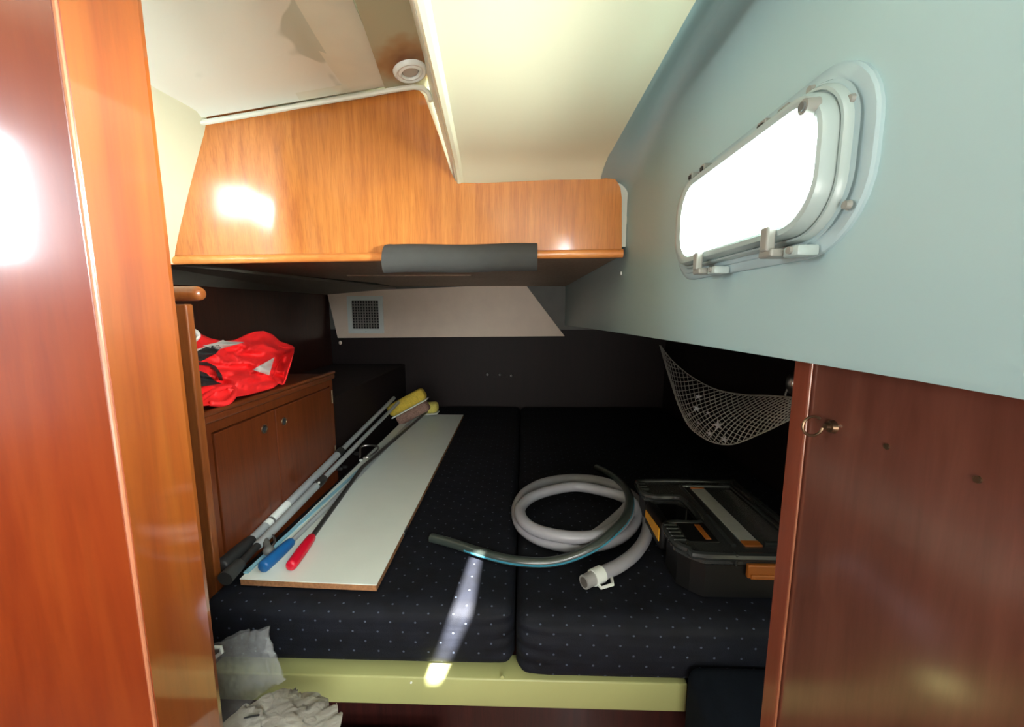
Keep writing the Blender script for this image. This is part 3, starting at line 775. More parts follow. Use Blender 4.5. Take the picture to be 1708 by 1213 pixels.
# seat at lower right
st = thing('corner_seat', 'dark navy cushioned corner seat at the foot of the berth beside the partition', 'seat', (0.47, 0.64, 0.0))
obj('seat_base', boxb(0.372, 0.62, 0.540, 0.734, 0.0, 0.345, 0.003), M['darkred'], st)
bm = B(); box(bm, 0.340, 0.62, 0.528, 0.747, 0.35, 0.524, 0.030, 5); obj('seat_cushion', bm, M['stoolfab'], st, smooth=2)

# ================================================================== side cabinet (left)
XF = -0.735
cab = thing('side_cabinet', 'low mahogany two-door cabinet along the left side of the berth', 'cabinet', (-1.0, 1.17, 0.45))
bm = B(); box(bm, -1.295, XF-0.012, 0.86, 1.485, 0.0, 0.985); obj('carcass', bm, M['cabinet'], cab)
d1 = P(457, 692, X=XF).y
bm = B()
box(bm, XF-0.012, XF, 0.86, 1.485, 0.962, 0.985); box(bm, XF-0.012, XF, 0.86, 1.485, 0.40, 0.47)
box(bm, XF-0.012, XF, 0.86, 0.885, 0.47, 0.962); box(bm, XF-0.012, XF, 1.462, 1.485, 0.47, 0.962)
obj('face_frame', bm, M['cabinet'], cab)
dA = obj('door', boxb(XF-0.011, XF+0.004, 0.888, d1-0.0015, 0.475, 0.958, 0.002), M['cabinet'], cab)
dB = obj('door', boxb(XF-0.011, XF+0.004, d1+0.0015, 1.459, 0.475, 0.958, 0.002), M['cabinet'], cab)
for d, (px, py) in ((dA, (441, 716)), (dB, (474, 703))):
    p = P(px, py, X=XF+0.004)
    bm = B(); tube(bm, [Vector((XF+0.004, p.y+0.011*math.cos(a), p.z+0.011*math.sin(a))) for a in [2*math.pi*k/20 for k in range(20)]], 0.0025, 8, closed=True)
    obj('finger_ring', bm, M['brass'], d, smooth=True)
    bm = B(); cyl(bm, (XF+0.0042, p.y, p.z), (XF+0.0046, p.y, p.z), 0.0095, 16); obj('finger_hole', bm, M['dark'], d)
for z in (0.92, 0.70):
    bm = B(); cyl(bm, (XF+0.006, 1.466, z-0.025), (XF+0.006, 1.466, z+0.025), 0.0035, 8); obj('hinge', bm, M['brass'], cab)
bm = B(); box(bm, -1.298, XF+0.006, 0.855, 1.500, 0.986, 1.004, 0.005, 3); ctop = obj('cabinet_top', bm, M['cabinet'], None, smooth=True)
tag(ctop, 'mahogany worktop of the side cabinet with raised rim, red jacket on it', 'worktop')
bm = B(); box(bm, XF-0.012, XF+0.008, 0.856, 1.502, 1.0045, 1.016, 0.005, 3); rim = obj('fiddle_rim', bm, M['cabinet'], ctop, smooth=True)
# ledge further aft
struct('trim_6', boxb(-1.295, -0.80, 1.505, YB-0.002, 0.0, 0.885, 0.004), M['darkwood'])
# end post with round rail
e = P(319, 520, Y=0.845)
bm = B(); box(bm, e.x-0.20, e.x, 0.832, 0.852, 0.0, 1.262, 0.003); ep = struct('trim_7', bm, M['trim'], smooth=False)
b_ = P(338, 490, Y=0.842)
bm = B()
prof = [(b_.x-0.30, 1.0), (b_.x-0.012, 1.0), (b_.x-0.006, 0.93), (b_.x-0.001, 0.7), (b_.x+0.001, 0.35)]
L = [[Vector((x, 0.842+0.016*q*math.cos(2*math.pi*k/16), b_.z+0.0155*q*math.sin(2*math.pi*k/16))) for k in range(16)] for x, q in prof]
loft(bm, L, cap0=True, cap1=True); struct('rounded_rail', bm, M['trim'], ep, smooth=True)

# ================================================================== red jacket
jt = [(300, 556), (318, 560), (335, 557), (350, 564), (372, 569), (392, 567), (410, 558), (425, 553), (440, 552), (455, 558), (468, 570), (480, 573), (489, 577), (491, 580)]
jb = [(300, 690), (318, 684), (335, 678), (350, 676), (365, 678), (385, 663), (410, 660), (440, 652), (455, 648), (465, 640), (473, 641), (480, 620), (488, 592), (491, 582)]
def lin(tab, x):
    if x <= tab[0][0]: return tab[0][1]
    for a, c in zip(tab[:-1], tab[1:]):
        if x <= c[0]: return a[1]+(c[1]-a[1])*(x-a[0])/(c[0]-a[0])
    return tab[-1][1]
def J(px, py, off=0.0):
    t, b2 = lin(jt, px), lin(jb, px)
    v = max(0, min(1, (b2-py)/max(2, b2-t)))
    x = -0.740-0.17*v**0.8
    f = 0.5*math.sin(px*0.11+py*0.16)+0.5*math.sin(px*0.05-py*0.22+1.2)+0.9*noise.noise(Vector((px*0.035, py*0.055, 1.7)))
    x += (0.011*f+0.022*(0.5-abs(noise.noise(Vector((px*0.020+py*0.02, py*0.080-px*0.014, 4.4))))*2.6))*min(1, v*6)*min(1, (1-v)*6)+off
    p = P(px, py, X=x)
    if p.z < 1.0165: p = Vector((p.x, p.y, 1.0165))
    return p
jk = thing('jacket', 'crumpled red sailing jacket with grey reflective triangles on the cabinet top', 'jacket', (-0.84, 1.15, 1.006))
bm = B(); NU, NV = 84, 30
VF = [[None]*(NV+1) for _ in range(NU+1)]
for i in range(NU+1):
    px = 300+191*i/NU
    t, b2 = lin(jt, px), lin(jb, px)
    for j in range(NV+1): VF[i][j] = bm.verts.new(J(px, b2+(t-b2)*j/NV))
for i in range(NU):
    for j in range(NV): bm.faces.new((VF[i][j], VF[i+1][j], VF[i+1][j+1], VF[i][j+1]))
# back of the heap falls to the worktop
for i in range(NU):
    pa_, pb2 = VF[i][NV].co, VF[i+1][NV].co
backs = []
for i in range(NU+1):
    p = VF[i][NV].co
    c1_ = bm.verts.new(Vector((p.x-0.05, p.y+0.03, max(1.006, p.z-0.04)))); c2_ = bm.verts.new(Vector((p.x-0.10, p.y+0.04, 1.0065)))
    backs.append((c1_, c2_))
for i in range(NU):
    bm.faces.new((VF[i][NV], VF[i+1][NV], backs[i+1][0], backs[i][0])); bm.faces.new((backs[i][0], backs[i+1][0], backs[i+1][1], backs[i][1]))
obj('shell', bm, M['jacket'], jk, smooth=2)
def jpatch(poly, mat, name, off=0.009, label=None):
    """thin patch following the jacket surface"""
    bm = B(); vs_ = [bm.verts.new(Vector((p[0], p[1], 0))) for p in poly]; bm.faces.new(vs_)
    bmesh.ops.triangulate(bm, faces=bm.faces[:])
    bmesh.ops.subdivide_edges(bm, edges=bm.edges[:], cuts=7, use_grid_fill=True); bmesh.ops.triangulate(bm, faces=bm.faces[:])
    for v in bm.verts: v.co = J(v.co.x, v.co.y, off)
    obj(name, bm, mat, jk, smooth=2, label=label)
jpatch([(421, 617), (458, 596), (449, 626)], M['reflective'], 'reflective_patch', label='light grey reflective triangle')
jpatch([(338, 577), (372, 569), (408, 571), (372, 581), (366, 583)], M['reflective'], 'reflective_patch', label='light grey reflective panel')
jpatch([(325, 588), (345, 578), (364, 575), (369, 580), (360, 590), (345, 598), (335, 603), (326, 600)], M['strap'], 'webbing_strap', label='black fabric tab')
jpatch([(323, 615), (345, 623), (358, 635), (370, 640), (350, 643), (332, 645), (325, 640)], M['strap'], 'webbing_strap', label='black fabric tab')
jpatch([(328, 604), (345, 604), (360, 611), (370, 625), (372, 635), (366, 635), (360, 620), (350, 611), (330, 608)], M['strap'], 'webbing_strap', label='black webbing strap')
jpatch([(322, 584), (345, 578), (372, 567), (376, 569), (350, 582), (325, 588)], M['piping'], 'piping', 0.006, label='white piping')
bm = B(); tube(bm, catmull([J(x, y, 0.004) for x, y in ((466, 577), (476, 580), (489, 583), (486, 600), (480, 620), (473, 640), (464, 638), (458, 631))], 4), 0.0022, 6); obj('cuff_hem', bm, M['jacket'], jk, smooth=True)
bm = B(); tube(bm, catmull([J(x, y, 0.004) for x, y in ((474, 582), (468, 600), (460, 618), (454, 632))], 4), 0.0018, 6); obj('cuff_seam', bm, M['jacket'], jk, smooth=True)
bm = B(); tube(bm, catmull([J(x, y, 0.004) for x, y in ((322, 676), (338, 664), (352, 655), (372, 647), (388, 646), (391, 656), (384, 668), (372, 674), (350, 673))], 5), 0.007, 8); obj('sleeve_fold', bm, M['jacket'], jk, smooth=2)
# rope end / pale cord at the left of the jacket
bm = B(); q = [P(x, y, X=-0.80) for x, y in ((312, 560), (322, 552), (330, 560), (321, 572), (318, 590), (322, 606), (316, 622))]
tube(bm, catmull(q, 6), 0.006, 8)
tag(obj('cord', bm, M['reflective'], smooth=2), 'pale looped cord poking out left of the red jacket', 'cord')

# ================================================================== white board
ZB = 0.606
bd = thing('laminate_board', 'long white laminate board lying lengthwise on the left cushion', 'board', (-0.51, 1.6, 0.602))
c0 = P(400, 966, Z=ZB+0.012); c1 = P(628, 976, Z=ZB+0.012); c2 = P(773, 692, Z=ZB+0.012); c3 = P(688, 690, Z=ZB+0.012)
c3 = Vector((c2.x-(c1.x-c0.x)*1.0, c2.y, c2.z))
bm = B(); prism(bm, [(c0.x, c0.y), (c1.x, c1.y), (c2.x, c2.y), (c3.x, c3.y)], 'Z', ZB+0.0105, ZB+0.0125); obj('laminate_face', bm, M['board'], bd)
bm = B(); prism(bm, [(c0.x+.0005, c0.y+.0005), (c1.x-.0005, c1.y+.0005), (c2.x-.0005, c2.y-.0005), (c3.x+.0005, c3.y-.0005)], 'Z', ZB-0.004, ZB+0.0105); obj('chipboard_core', bm, M['chip'], bd, label='brown chipboard edge')
q = P(671, 890, Z=ZB)
bm = B(); box(bm, q.x, q.x+0.010, q.y-0.012, q.y+0.022, ZB-0.002, ZB+0.009, 0.002); obj('hinge_plate', bm, M['metal'], bd)
bm = B(); box(bm, q.x-0.008, q.x+0.002, q.y-0.055, q.y-0.042, ZB-0.002, ZB+0.008, 0.002); obj('screw_fitting', bm, M['brass'], bd)
ZT = ZB+0.0128       # board top

# ================================================================== poles
def pole(name, label, parts):
    pass
def pz(px, py, z): return P(px, py, Z=z)
# 1 telescopic boat hook pole with black grip
g0 = pz(366, 948, 0.640); g1 = pz(421, 900, 0.640); far = Vector((-0.735, 2.56, 0.70))
far = P(657, 664, X=-0.712)
t1 = thing('telescopic_pole', 'aluminium telescopic pole with black foam grip nearest the cabinet', 'pole', (g0.x, g0.y, 0.615))
dirn = (far-g1).normalized()
bm = B(); grip(bm, g0, g1, 0.0175); obj('grip', bm, M['black'], t1, smooth=True)
bm = B(); cyl(bm, g1-dirn*0.005, g1+(far-g1)*0.42, 0.0125, 14); obj('outer_tube', bm, M['alu'], t1, smooth=True)
bm = B(); cyl(bm, g1+(far-g1)*0.42, g1+(far-g1)*0.45, 0.0155, 14); obj('lock_collar', bm, M['black'], t1, smooth=True)
bm = B(); cyl(bm, g1+(far-g1)*0.45, far, 0.0098, 14); obj('inner_tube', bm, M['alu'], t1, smooth=True)
bm = B(); cyl(bm, g1+dirn*0.055, g1+dirn*0.16, 0.0129, 14); obj('sticker', bm, M['white'], t1, smooth=True, label='white paper sticker')
bm = B(); cyl(bm, g1+dirn*0.075, g1+dirn*0.082, 0.0131, 14); obj('sticker_print', bm, M['greyplastic'], t1)
# 2 second aluminium pole with clamp lever
a0 = pz(383, 958, 0.634); a1 = pz(404, 934, 0.632); far2 = P(668, 668, X=-0.688)
t2 = thing('clamp_pole', 'grey metal pole with lever clamp lying beside the black-gripped pole', 'pole', (a0.x, a0.y, 0.615))
dr2 = (far2-a0).normalized()
bm = B(); cyl(bm, a0-dr2*0.015, a0+dr2*0.035, 0.0175, 14, 0.0145); obj('end_socket', bm, M['darkgrey'], t2, smooth=True)
bm = B(); cyl(bm, a0+dr2*0.04, a0+dr2*0.10, 0.0095, 12); obj('black_tube', bm, M['black'], t2, smooth=True)
bm = B(); cyl(bm, a0+dr2*0.10, a0+dr2*0.42, 0.0120, 14); obj('outer_tube', bm, M['alu'], t2, smooth=True)
cp = a0+dr2*0.40
bm = B(); cyl(bm, cp, cp+dr2*0.05, 0.0150, 14, 0.0140); obj('clamp_collar', bm, M['darktube'], t2, smooth=True)
bm = B(); cyl(bm, cp+dr2*0.05, far2, 0.0090, 12); obj('inner_tube', bm, M['alu'], t2, smooth=True)
k0 = pz(448, 918, 0.640); k1 = a0+dr2*0.13
bm = B(); cyl(bm, k1, k0, 0.008, 10); ball(bm, k0, 0.014, (1, 1, 0.8)); obj('clamp_knob', bm, M['greyplastic'], t2, smooth=True)
bm = B(); tube(bm, catmull([k0, pz(458, 905, 0.650), pz(455, 893, 0.646), pz(446, 897, 0.640)], 5), 0.003, 6); obj('clamp_lever', bm, M['darktube'], t2, smooth=True)
bm = B(); ball(bm, cp+Vector((0.010, 0, 0.012)), 0.004); obj('rivet', bm, M['white'], t2)
# 3, 4 mops
def mop(name, label, h0, h1, bend, end, mat, tubem, r):
    t = thing(name, label, 'mop', (h0.x, h0.y, ZT))
    bm = B(); grip(bm, h0, h1, r); obj('grip', bm, mat, t, smooth=True)
    bm = B(); tube(bm, [h1-(h1-h0)*0.05, bend, end], 0.0072, 12); obj('pole', bm, tubem, t, smooth=True)
    return t
m1 = mop('deck_mop', 'deck brush with blue grip and yellow sponge head on white board', pz(437, 948, ZT+0.0155), pz(487, 903, ZT+0.0155), pz(600, 792, ZT+0.018), P(688, 700, Y=2.19), M['blue'], M['alu'], 0.0145)
m2 = mop('deck_mop', 'deck brush with red grip and pale yellow head on white board', pz(484, 946, ZT+0.0150), pz(521, 895, ZT+0.0150), pz(604, 780, ZT+0.038), P(712, 687, Y=2.24), M['red'], M['darktube'], 0.0135)
def head(parent, cpx, cpy, Y, lx, lz, ang, mat, back=None):
    c = P(cpx, cpy, Y=Y)
    R = Matrix.Rotation(ang, 4, 'Y')
    bm = B(); box(bm, -lx, lx, -0.035, 0.035, -lz*0.1, lz, min(0.022, lz*0.52), 4)
    bmesh.ops.transform(bm, matrix=Matrix.Translation(c) @ R, verts=bm.verts); obj('sponge', bm, mat, parent, smooth=2)
    bm = B(); box(bm, -lx*0.98, lx*0.98, -0.034, 0.034, -lz*0.22, -lz*0.1, 0.003, 2)
    bmesh.ops.transform(bm, matrix=Matrix.Translation(c) @ R, verts=bm.verts); obj('white_backing', bm, M['white'], parent, smooth=True, label='white backing edge')
    if back:
        bm = B(); box(bm, -lx*0.85, lx*0.85, -0.033, 0.033, -lz*1.15, -lz*0.22, 0.016, 4)
        bmesh.ops.transform(bm, matrix=Matrix.Translation(c) @ R, verts=bm.verts); obj('bristles', bm, back, parent, smooth=2, label='pinkish brown bristle block')
head(m1, 683, 678, 2.16, 0.115, 0.062, math.radians(-29), M['yellow'], M['bristle'])
head(m2, 712, 687, 2.27, 0.070, 0.056, math.radians(-4), M['paleyellow'])
a_, b_2 = pz(410, 957, ZT), pz(604, 780, ZT)
sd_ = (b_2-a_).normalized().cross(Vector((0, 0, 1)))*0.006
bm = B(); prism(bm, [((a_+sd_).x, (a_+sd_).y), ((a_-sd_).x, (a_-sd_).y), ((b_2-sd_).x, (b_2-sd_).y), ((b_2+sd_).x, (b_2+sd_).y)], 'Z', ZT+0.0001, ZT+0.0035)
tag(obj('plastic_strip', bm, plain('pale_blue_plastic', srgb(140, 190, 208), rough=0.4)), 'narrow pale blue plastic strip along the left edge of the white board', 'strip')
# wire hook and black clip on the board
br = thing('wire_bracket', 'bent grey wire bracket with black foot lying between the poles', 'bracket', tuple(pz(608, 757, ZT)))
bm = B(); tube(bm, catmull([pz(600, 763, ZT+0.008), pz(603, 745, ZT+0.022), pz(627, 744, ZT+0.022), pz(630, 750, ZT+0.018), pz(616, 762, ZT+0.008), pz(606, 764, ZT+0.006)], 5), 0.0045, 8); obj('wire', bm, M['metal'], br, smooth=True)
q = pz(597, 757, ZT+0.008); bm = B(); ball(bm, q, 0.016, (1.2, 0.8, 0.5)); obj('foot', bm, M['black'], br, smooth=True)
q = pz(602, 768, ZT+0.006); bm = B(); ball(bm, q, 0.008, (1, 1, 0.7)); obj('nut', bm, M['white'], br, smooth=True)
q = pz(568, 784, ZT)
bm = B(); box(bm, q.x-0.020, q.x+0.010, q.y-0.006, q.y+0.006, ZT+0.0002, ZT+0.010, 0.003); box(bm, q.x-0.002, q.x+0.020, q.y+0.012, q.y+0.026, ZT+0.0002, ZT+0.010, 0.003); box(bm, q.x-0.004, q.x+0.004, q.y-0.004, q.y+0.016, ZT+0.0002, ZT+0.006)
tag(obj('plastic_clip', bm, M['black']), 'tiny black plastic clip on white board beside the poles', 'clip')

# ================================================================== hoses
RH = 0.0165; ZH = 0.602
def hz(pts, lift): return [P(a, b2, Z=ZH+RH+(c if isinstance(c, float) else 0.0)) for a, b2, c in pts]
gp = [(1004, 957, 0.0), (1035, 942, 0.0), (1062, 920, 0.0), (1078, 893, 0.0), (1080, 868, 0.0), (1068, 842, 0.0), (1048, 822, 0.004), (1020, 808, 0.010), (985, 800, 0.012), (945, 799, 0.010), (905, 806, 0.005), (876, 822, 0.002), (862, 846, 0.0), (866, 873, 0.0), (886, 893, 0.0), (918, 906, 0.0), (960, 912, 0.0), (1005, 908, 0.0), (1040, 893, 0.0), (1061, 868, 0.0), (1058, 842, 0.016),
      (1035, 828, 0.034), (1000, 818, 0.034), (960, 812, 0.034), (920, 818, 0.034), (886, 830, 0.034), (868, 848, 0.034), (872, 868, 0.034), (893, 884, 0.034), (925, 893, 0.034), (965, 897, 0.034), (1005, 892, 0.034), (1035, 875, 0.034), (1050, 855, 0.034)]
gh = thing('grey_hose', 'coiled grey vinyl hose lying on the right-hand berth cushion', 'hose', (0.15, 1.15, 0.6))
path = catmull(hz(gp, 0), 7)
bm = B(); tube(bm, path, RH, 14); obj('hose_tube', bm, M['hose'], gh, smooth=True)
# short inner end lying across the coil
bm = B(); tube(bm, catmull(hz([(984, 897, 0.002), (1000, 888, 0.003), (1024, 868, 0.008), (1044, 848, 0.012), (1050, 830, 0.014)], 0), 6), RH*0.95, 14); obj('hose_tail', bm, M['hose'], gh, smooth=True)
e0_ = P(1004, 957, Z=ZH+RH); e1_ = P(1035, 942, Z=ZH+RH); dd_ = (e0_-e1_).normalized()
ft = thing('hose_clamp', 'white plastic hose end clamp with open loop handle and red tab', 'clamp', tuple(e0_-Vector((0, 0, RH))))
bm = B(); cyl(bm, e0_+dd_*0.001, e0_+dd_*0.030, RH*1.18, 18); obj('sleeve', bm, M['white'], ft, smooth=True)
bm = B(); cyl(bm, e0_+dd_*0.030, e0_+dd_*0.058, RH*0.98, 18); obj('spout', bm, plain('grey_translucent_spout', srgb(150, 150, 148), rough=0.3), ft, smooth=True)
bm = B(); cyl(bm, e0_+dd_*0.0582, e0_+dd_*0.0590, RH*0.72, 18); obj('bore', bm, M['hoseend'], ft)
lpz = ZH+0.008
q = [(990, 966), (1003, 981), (1022, 975), (1020, 963), (1008, 951)]
bm = B(); tube(bm, [P(a, b2, Z=lpz) for a, b2 in q], 0.0042, 6); obj('loop_handle', bm, M['white'], ft, smooth=True)
bm = B(); tube(bm, [P(1002, 952, Z=lpz+0.012), P(1012, 962, Z=lpz+0.008)], 0.0042, 8); obj('tab', bm, M['redplastic'], ft, smooth=True, label='red plastic tab')

dp = [(719, 897, 0.0), (750, 905, 0.0), (790, 918, 0.0), (830, 930, 0.0), (870, 937, 0.0), (915, 938, 0.0), (955, 929, 0.012), (995, 910, 0.035), (1025, 885, 0.058), (1045, 860, 0.066), (1050, 835, 0.064), (1044, 815, 0.050), (1030, 800, 0.036), (1012, 788, 0.014), (995, 780, 0.0)]
RD = 0.0125
dpath = catmull([P(a, b2, Z=ZH+RD+c) for a, b2, c in dp], 7)
dh = thing('dark_hose', 'dark green hose with blue stripe curving across the cushion over grey coil', 'hose', (0.05, 1.1, 0.6))
bm = B(); tube(bm, dpath, RD, 14); obj('hose_tube', bm, M['darkhose'], dh, smooth=True)
bm = B(); sp = []
for i, p in enumerate(dpath):
    a = dpath[max(0, i-1)]; c = dpath[min(len(dpath)-1, i+1)]; t = (c-a).normalized(); s = t.cross(Vector((0, 0, 1))).normalized()
    if s.y > 0 and False: s = -s
    sp.append(p+s*RD*0.90+Vector((0, 0, -0.001)))
tube(bm, sp[12:int(len(sp)*0.75)], 0.0032, 6); obj('blue_stripe', bm, M['stripe'], dh, smooth=True, label='blue stripe')
bm = B(); t_ = (dpath[0]-dpath[1]).normalized(); cyl(bm, dpath[0]+t_*0.0002, dpath[0]+t_*0.0006, RD*0.6, 12); obj('bore', bm, M['dark'], dh)

# ================================================================== organiser case
oc = thing('organiser_case', 'black organiser case with smoky clear lid and orange latches', 'case', (0.50, 1.02, 0.6))
ZK = 0.712; Z0 = 0.603
LX, RX, FY_, BY_ = 0.364, 0.672, 0.832, 1.215
# outline in plan with the handle notch on the left side
out = [(LX+0.020, FY_+0.020), (LX+0.045, FY_), (RX-0.02, FY_), (RX, FY_+0.02), (RX, BY_-0.02), (RX-0.02, BY_), (LX+0.03, BY_), (LX, BY_-0.03), (LX, BY_-0.085), (LX+0.03, BY_-0.105), (LX+0.085, BY_-0.105),
       (LX+0.105, BY_-0.13), (LX+0.105, FY_+0.16), (LX+0.085, FY_+0.135), (LX+0.02, FY_+0.135), (LX, FY_+0.115), (LX, FY_+0.045)]
bm = B(); prism(bm, [(x+(0.004 if x < 0.5 else -0.004), y) for x, y in out], 'Z', Z0, ZK-0.030)
obj('tray', bm, M['caseblack'], oc)
bm = B(); prism(bm, out, 'Z', ZK-0.028, ZK-0.004); obj('lid', bm, M['lid'], oc, label='smoky see-through lid')
bm = B(); tube(bm, [Vector((x, y, ZK-0.008)) for x, y in catmull_out] if False else [Vector((p.x, p.y, ZK-0.008)) for p in catmull([Vector((x, y, 0)) for x, y in out], 3, True)], 0.0095, 8, closed=True)
obj('lid_rim', bm, M['ridge'], oc, smooth=True)
bm = B(); tube(bm, [Vector((LX+0.125, y, ZK-0.002)) for y in (FY_+0.03, FY_+0.2, BY_-0.04)], 0.006, 8)
tube(bm, [Vector((LX+0.125, BY_-0.04, ZK-0.002)), Vector((RX-0.03, BY_-0.04, ZK-0.002))], 0.006, 8)
tube(bm, [Vector((RX-0.03, BY_-0.04, ZK-0.002)), Vector((RX-0.03, FY_+0.04, ZK-0.002)), Vector((LX+0.2, FY_+0.04, ZK-0.002))], 0.006, 8)
obj('lid_ridge', bm, M['ridge'], oc, smooth=True)
bm = B(); box(bm, LX+0.150, LX+0.190, FY_+0.05, BY_-0.06, ZK-0.0035, ZK-0.0005, 0.001); obj('insert_strip', bm, M['casefoam'], oc, label='pale grey strip')
bm = B(); box(bm, LX+0.150, LX+0.190, FY_+0.028, FY_+0.049, ZK-0.0035, ZK+0.001, 0.001); obj('strip_end', bm, M['caseorange'], oc, label='orange strip end')
bm = B(); box(bm, LX+0.150, LX+0.190, BY_-0.058, BY_-0.050, ZK-0.0035, ZK+0.001, 0.001); obj('strip_end', bm, M['caseorange'], oc, label='orange strip end')
bm = B(); box(bm, LX-0.004, LX+0.030, FY_+0.14, BY_-0.11, Z0+0.02, ZK-0.020, 0.010, 3); hd = obj('handle', bm, M['caseblack'], oc, smooth=True)
bm = B(); prism(bm, [(FY_+0.145, Z0+0.045), (BY_-0.125, Z0+0.052), (BY_-0.125, Z0+0.072), (FY_+0.145, Z0+0.080)], 'X', LX-0.0065, LX-0.0042); obj('yellow_band', bm, M['caseyellow'], hd, label='yellow band')
bm = B()
for k in range(5): box(bm, LX-0.006, LX+0.024, FY_+0.045+k*0.016, FY_+0.053+k*0.016, ZK-0.026, ZK+0.003, 0.002)
obj('grip_ribs', bm, M['ridge'], oc)
bm = B()
for k in range(3): box(bm, LX-0.004, LX+0.020, BY_-0.072+k*0.018, BY_-0.062+k*0.018, ZK-0.026, ZK+0.003, 0.002)
obj('hinge_ribs', bm, M['ridge'], oc)
bm = B(); box(bm, LX+0.072, LX+0.086, FY_+0.055, FY_+0.120, ZK-0.004, ZK-0.001, 0.001); obj('badge', bm, M['caseorange'], oc, label='orange badge')
bm = B(); box(bm, LX+0.03, LX+0.10, FY_+0.045, FY_+0.128, ZK-0.004, ZK-0.002, 0.001); obj('badge_panel', bm, M['caseblack'], oc)
lx_ = P(1243, 945, Y=FY_).x; rx_ = P(1292, 945, Y=FY_).x
bm = B(); box(bm, lx_, rx_, FY_-0.012, FY_-0.001, Z0+0.055, ZK-0.022, 0.003); box(bm, lx_+0.006, rx_-0.006, FY_-0.016, FY_-0.010, Z0+0.055, Z0+0.066, 0.002); obj('latch', bm, M['caseorange'], oc, label='orange latch')
for x in (lx_-0.028, rx_+0.004): obj('latch_tab', boxb(x, x+0.006, FY_-0.010, FY_+0.006, ZK-0.028, ZK+0.002, 0.002), M['ridge'], oc)
bm = B()
for x in (0.53, 0.60): box(bm, x, x+0.002, FY_+0.03, BY_-0.03, Z0+0.02, ZK-0.031)
for y in (0.95, 1.08): box(bm, 0.47, RX-0.01, y, y+0.002, Z0+0.02, ZK-0.0305)
obj('divider', bm, M['greyplastic'], oc)

# ================================================================== net hammock
XN = 0.86
nt_ = thing('net_hammock', 'white cord net hammock slung from the dark hull side', 'net', (XN, 1.7, 0.95))
topc = catmull([P(x, y, X=XN+o) for x, y, o in ((1100, 574, 0.06), (1120, 600, 0.04), (1150, 626, 0.03), (1190, 648, 0.02), (1235, 658, 0.01), (1280, 660, 0.0), (1322, 663, 0.0))], 12)
botc = catmull([P(x, y, X=XN+o) for x, y, o in ((1100, 576, 0.05), (1122, 640, -0.02), (1142, 700, -0.07), (1172, 730, -0.09), (1215, 742, -0.09), (1268, 724, -0.06), (1322, 698, -0.02))], 12)
NN = len(topc)-1
def NS(u, v, lay=0):
    i = max(0, min(NN-1e-4, u*NN)); k = int(i); f = i-k
    a = topc[k].lerp(topc[k+1], f); c = botc[k].lerp(botc[k+1], f)
    p = a.lerp(c, v)
    bul = math.sin(math.pi*v)*math.sin(math.pi*min(1, u*1.02))
    p.x += (-0.05 if lay == 0 else 0.05)*bul
    return p
for lay in (0,):
    bm = B(); n = 9; T = 26
    for sgn in (1, -1):
        for k in range(-n, T+n):
            seg = []
            for s in range(0, 2*n+1):
                v = s/(2*n); u = (k+sgn*s*0.5)/T
                uu = u**0.8 if u > 0 else u
                if 0.0 <= u <= 1: seg.append(NS(uu, v, lay)+(Vector((0.0006*sgn, 0, 0))))
            if len(seg) > 2: tube(bm, seg, 0.0019, 4, cap=False)
    obj('netting', bm, M['net'], nt_, kind='stuff')
bm = B(); tube(bm, topc, 0.0028, 6); obj('border_cord', bm, M['net'], nt_, smooth=True)
bm = B(); tube(bm, botc, 0.0022, 6); obj('border_cord', bm, M['net'], nt_, smooth=True)
stars = [(1165, 662, .85, 'topmost of the two at the upper left of the net'), (1162, 681, .95, 'second from the top at the left of the net'), (1180, 689, .55, 'small, just right of the second one down'), (1198, 710, 1.25, 'largest, in the middle of the net'), (1184, 723, .75, 'below and left of the largest one'), (1208, 733, .8, 'lowest of all at the bottom of the net'), (1150, 692, .5, 'faint one at the left rim'), (1165, 706, .5, 'faint one low at the left rim')]
for px, py, s, t in stars:
    c = P(px, py, X=XN-0.098); rr = 0.020*s
    R = Matrix.Rotation(random.uniform(0, 1.2), 3, 'X')
    fx = (Vector((0, 0, ZC))-c).normalized()
    qn = fx.to_track_quat('Z', 'Y').to_matrix(); a0r = random.uniform(0, 1)
    bm = B(); ctr = bm.verts.new(c+qn @ Vector((0, 0, 0.004))); bk = bm.verts.new(c-qn @ Vector((0, 0, 0.003))); V = []
    for k in range(10):
        a = a0r+math.pi*k/5; q = rr*(1 if k % 2 == 0 else 0.33)
        V.append(bm.verts.new(c+qn @ Vector((q*math.cos(a), q*math.sin(a), 0))))
    for k in range(10): bm.faces.new((ctr, V[k], V[(k+1) % 10])); bm.faces.new((bk, V[(k+1) % 10], V[k]))
    tag(obj('starfish', bm, M['star']), 'white starfish ornament, '+t, 'starfish', 'starfish in the net')
p = P(1321, 640, X=0.930)
fo = thing('oval_fitting', 'shiny oval metal fitting at the near end of the net', 'fitting', tuple(p))
bm = B(); ball(bm, p, 0.035, (0.55, 0.55, 1.1)); obj('body', bm, M['metal'], fo, smooth=True)
bm = B(); tube(bm, catmull([p+Vector((-0.015, 0, -0.02)), p+Vector((-0.018, 0, -0.045)), p+Vector((0.0, -0.005, -0.065))], 6), 0.003, 6); obj('strap', bm, M['white'], fo, smooth=True)

# ================================================================== plastic bags, on a low step
struct('trim_8', boxb(-0.70, -0.18, 0.49, 0.735, 0.0, 0.34, 0.004), M['darkred'])
def crumple(p, s, amp, seed):
    q = p*s+Vector((seed, 0, 0))
    a = noise.noise(q); b2 = noise.noise(q*2.1); c = noise.noise(q*4.3)
    return amp*(abs(a)*1.2+abs(b2)*0.7+abs(c)*0.35-0.5)
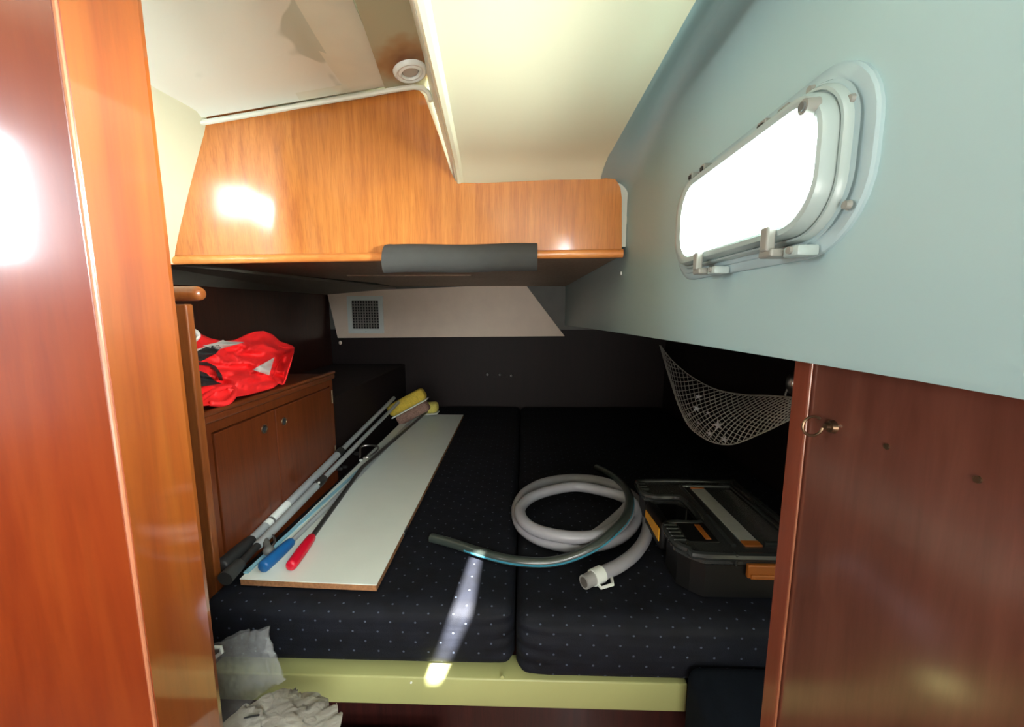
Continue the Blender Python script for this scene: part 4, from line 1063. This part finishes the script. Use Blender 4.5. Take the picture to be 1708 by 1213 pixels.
# clear bag: a standing, tapering sheet pair
ol = [(352, 1078), (360, 1075), (392, 1062), (420, 1053), (451, 1044), (446, 1062), (440, 1090), (449, 1100), (458, 1098), (464, 1112), (470, 1126), (476, 1136), (455, 1146), (430, 1163), (405, 1185), (388, 1212), (370, 1230), (352, 1235)]
def sheet(bm, ol, Yf, cuts, amp, seed, sc, fold=0.0):
    vs_ = [bm.verts.new(Vector((x, y, 0))) for x, y in ol]; f = bm.faces.new(vs_)
    bmesh.ops.triangulate(bm, faces=bm.faces[:], ngon_method='BEAUTY')
    for _ in range(cuts): bmesh.ops.subdivide_edges(bm, edges=[e for e in bm.edges if e.calc_length() > 6], cuts=1, use_grid_fill=False); bmesh.ops.triangulate(bm, faces=bm.faces[:])
    for v in bm.verts:
        yy = Yf(v.co.x, v.co.y); p = P(v.co.x, v.co.y, Y=yy)
        t_ = (v.co.x*0.85+v.co.y*0.42)/17+1.6*noise.noise(Vector((v.co.x*0.02, v.co.y*0.02, seed)))
        p.y += crumple(p, sc, amp, seed)+fold*abs(2*(t_-math.floor(t_))-1)**1.5; v.co = p
cb = thing('clear_bag', 'crumpled clear plastic bag standing against the berth, by the left post', 'bag', (-0.55, 0.72, 0.345))
bm = B(); sheet(bm, ol, lambda x, y: 0.700-0.04*(y-1045)/170, 4, 0.024, 2.0, 9, 0.005); obj('front_film', bm, M['film'], cb, smooth=2)
bm = B(); sheet(bm, ol, lambda x, y: 0.722-0.03*(y-1045)/170, 4, 0.014, 9.0, 9, 0.004); obj('rear_film', bm, M['film'], cb, smooth=2)
bm = B(); tube(bm, [P(x, y, Y=0.665) for x, y in ((352, 1086), (358, 1080), (368, 1080), (370, 1088), (360, 1096), (356, 1100))], 0.0035, 6); obj('zip_pull', bm, M['white'], cb, smooth=True)
ol2 = [(356, 1235), (366, 1210), (385, 1195), (405, 1180), (430, 1165), (455, 1155), (485, 1150), (515, 1151), (540, 1157), (551, 1160), (553, 1172), (558, 1188), (565, 1203), (562, 1235)]
wb_ = thing('white_bag', 'milky white crumpled plastic bag lying in front of the berth', 'bag', (-0.45, 0.62, 0.345))
bm = B(); sheet(bm, ol2, lambda x, y: 0.665-0.13*max(0, (y-1150)/85)**0.7, 4, 0.024, 4.0, 13); obj('film', bm, M['milky'], wb_, smooth=2)
bm = B(); tube(bm, catmull([P(x, y, Y=0.575) for x, y in ((375, 1213), (395, 1204), (415, 1196), (432, 1193))], 5), 0.0016, 6); obj('printed_line', bm, M['black'], wb_, label='black line')
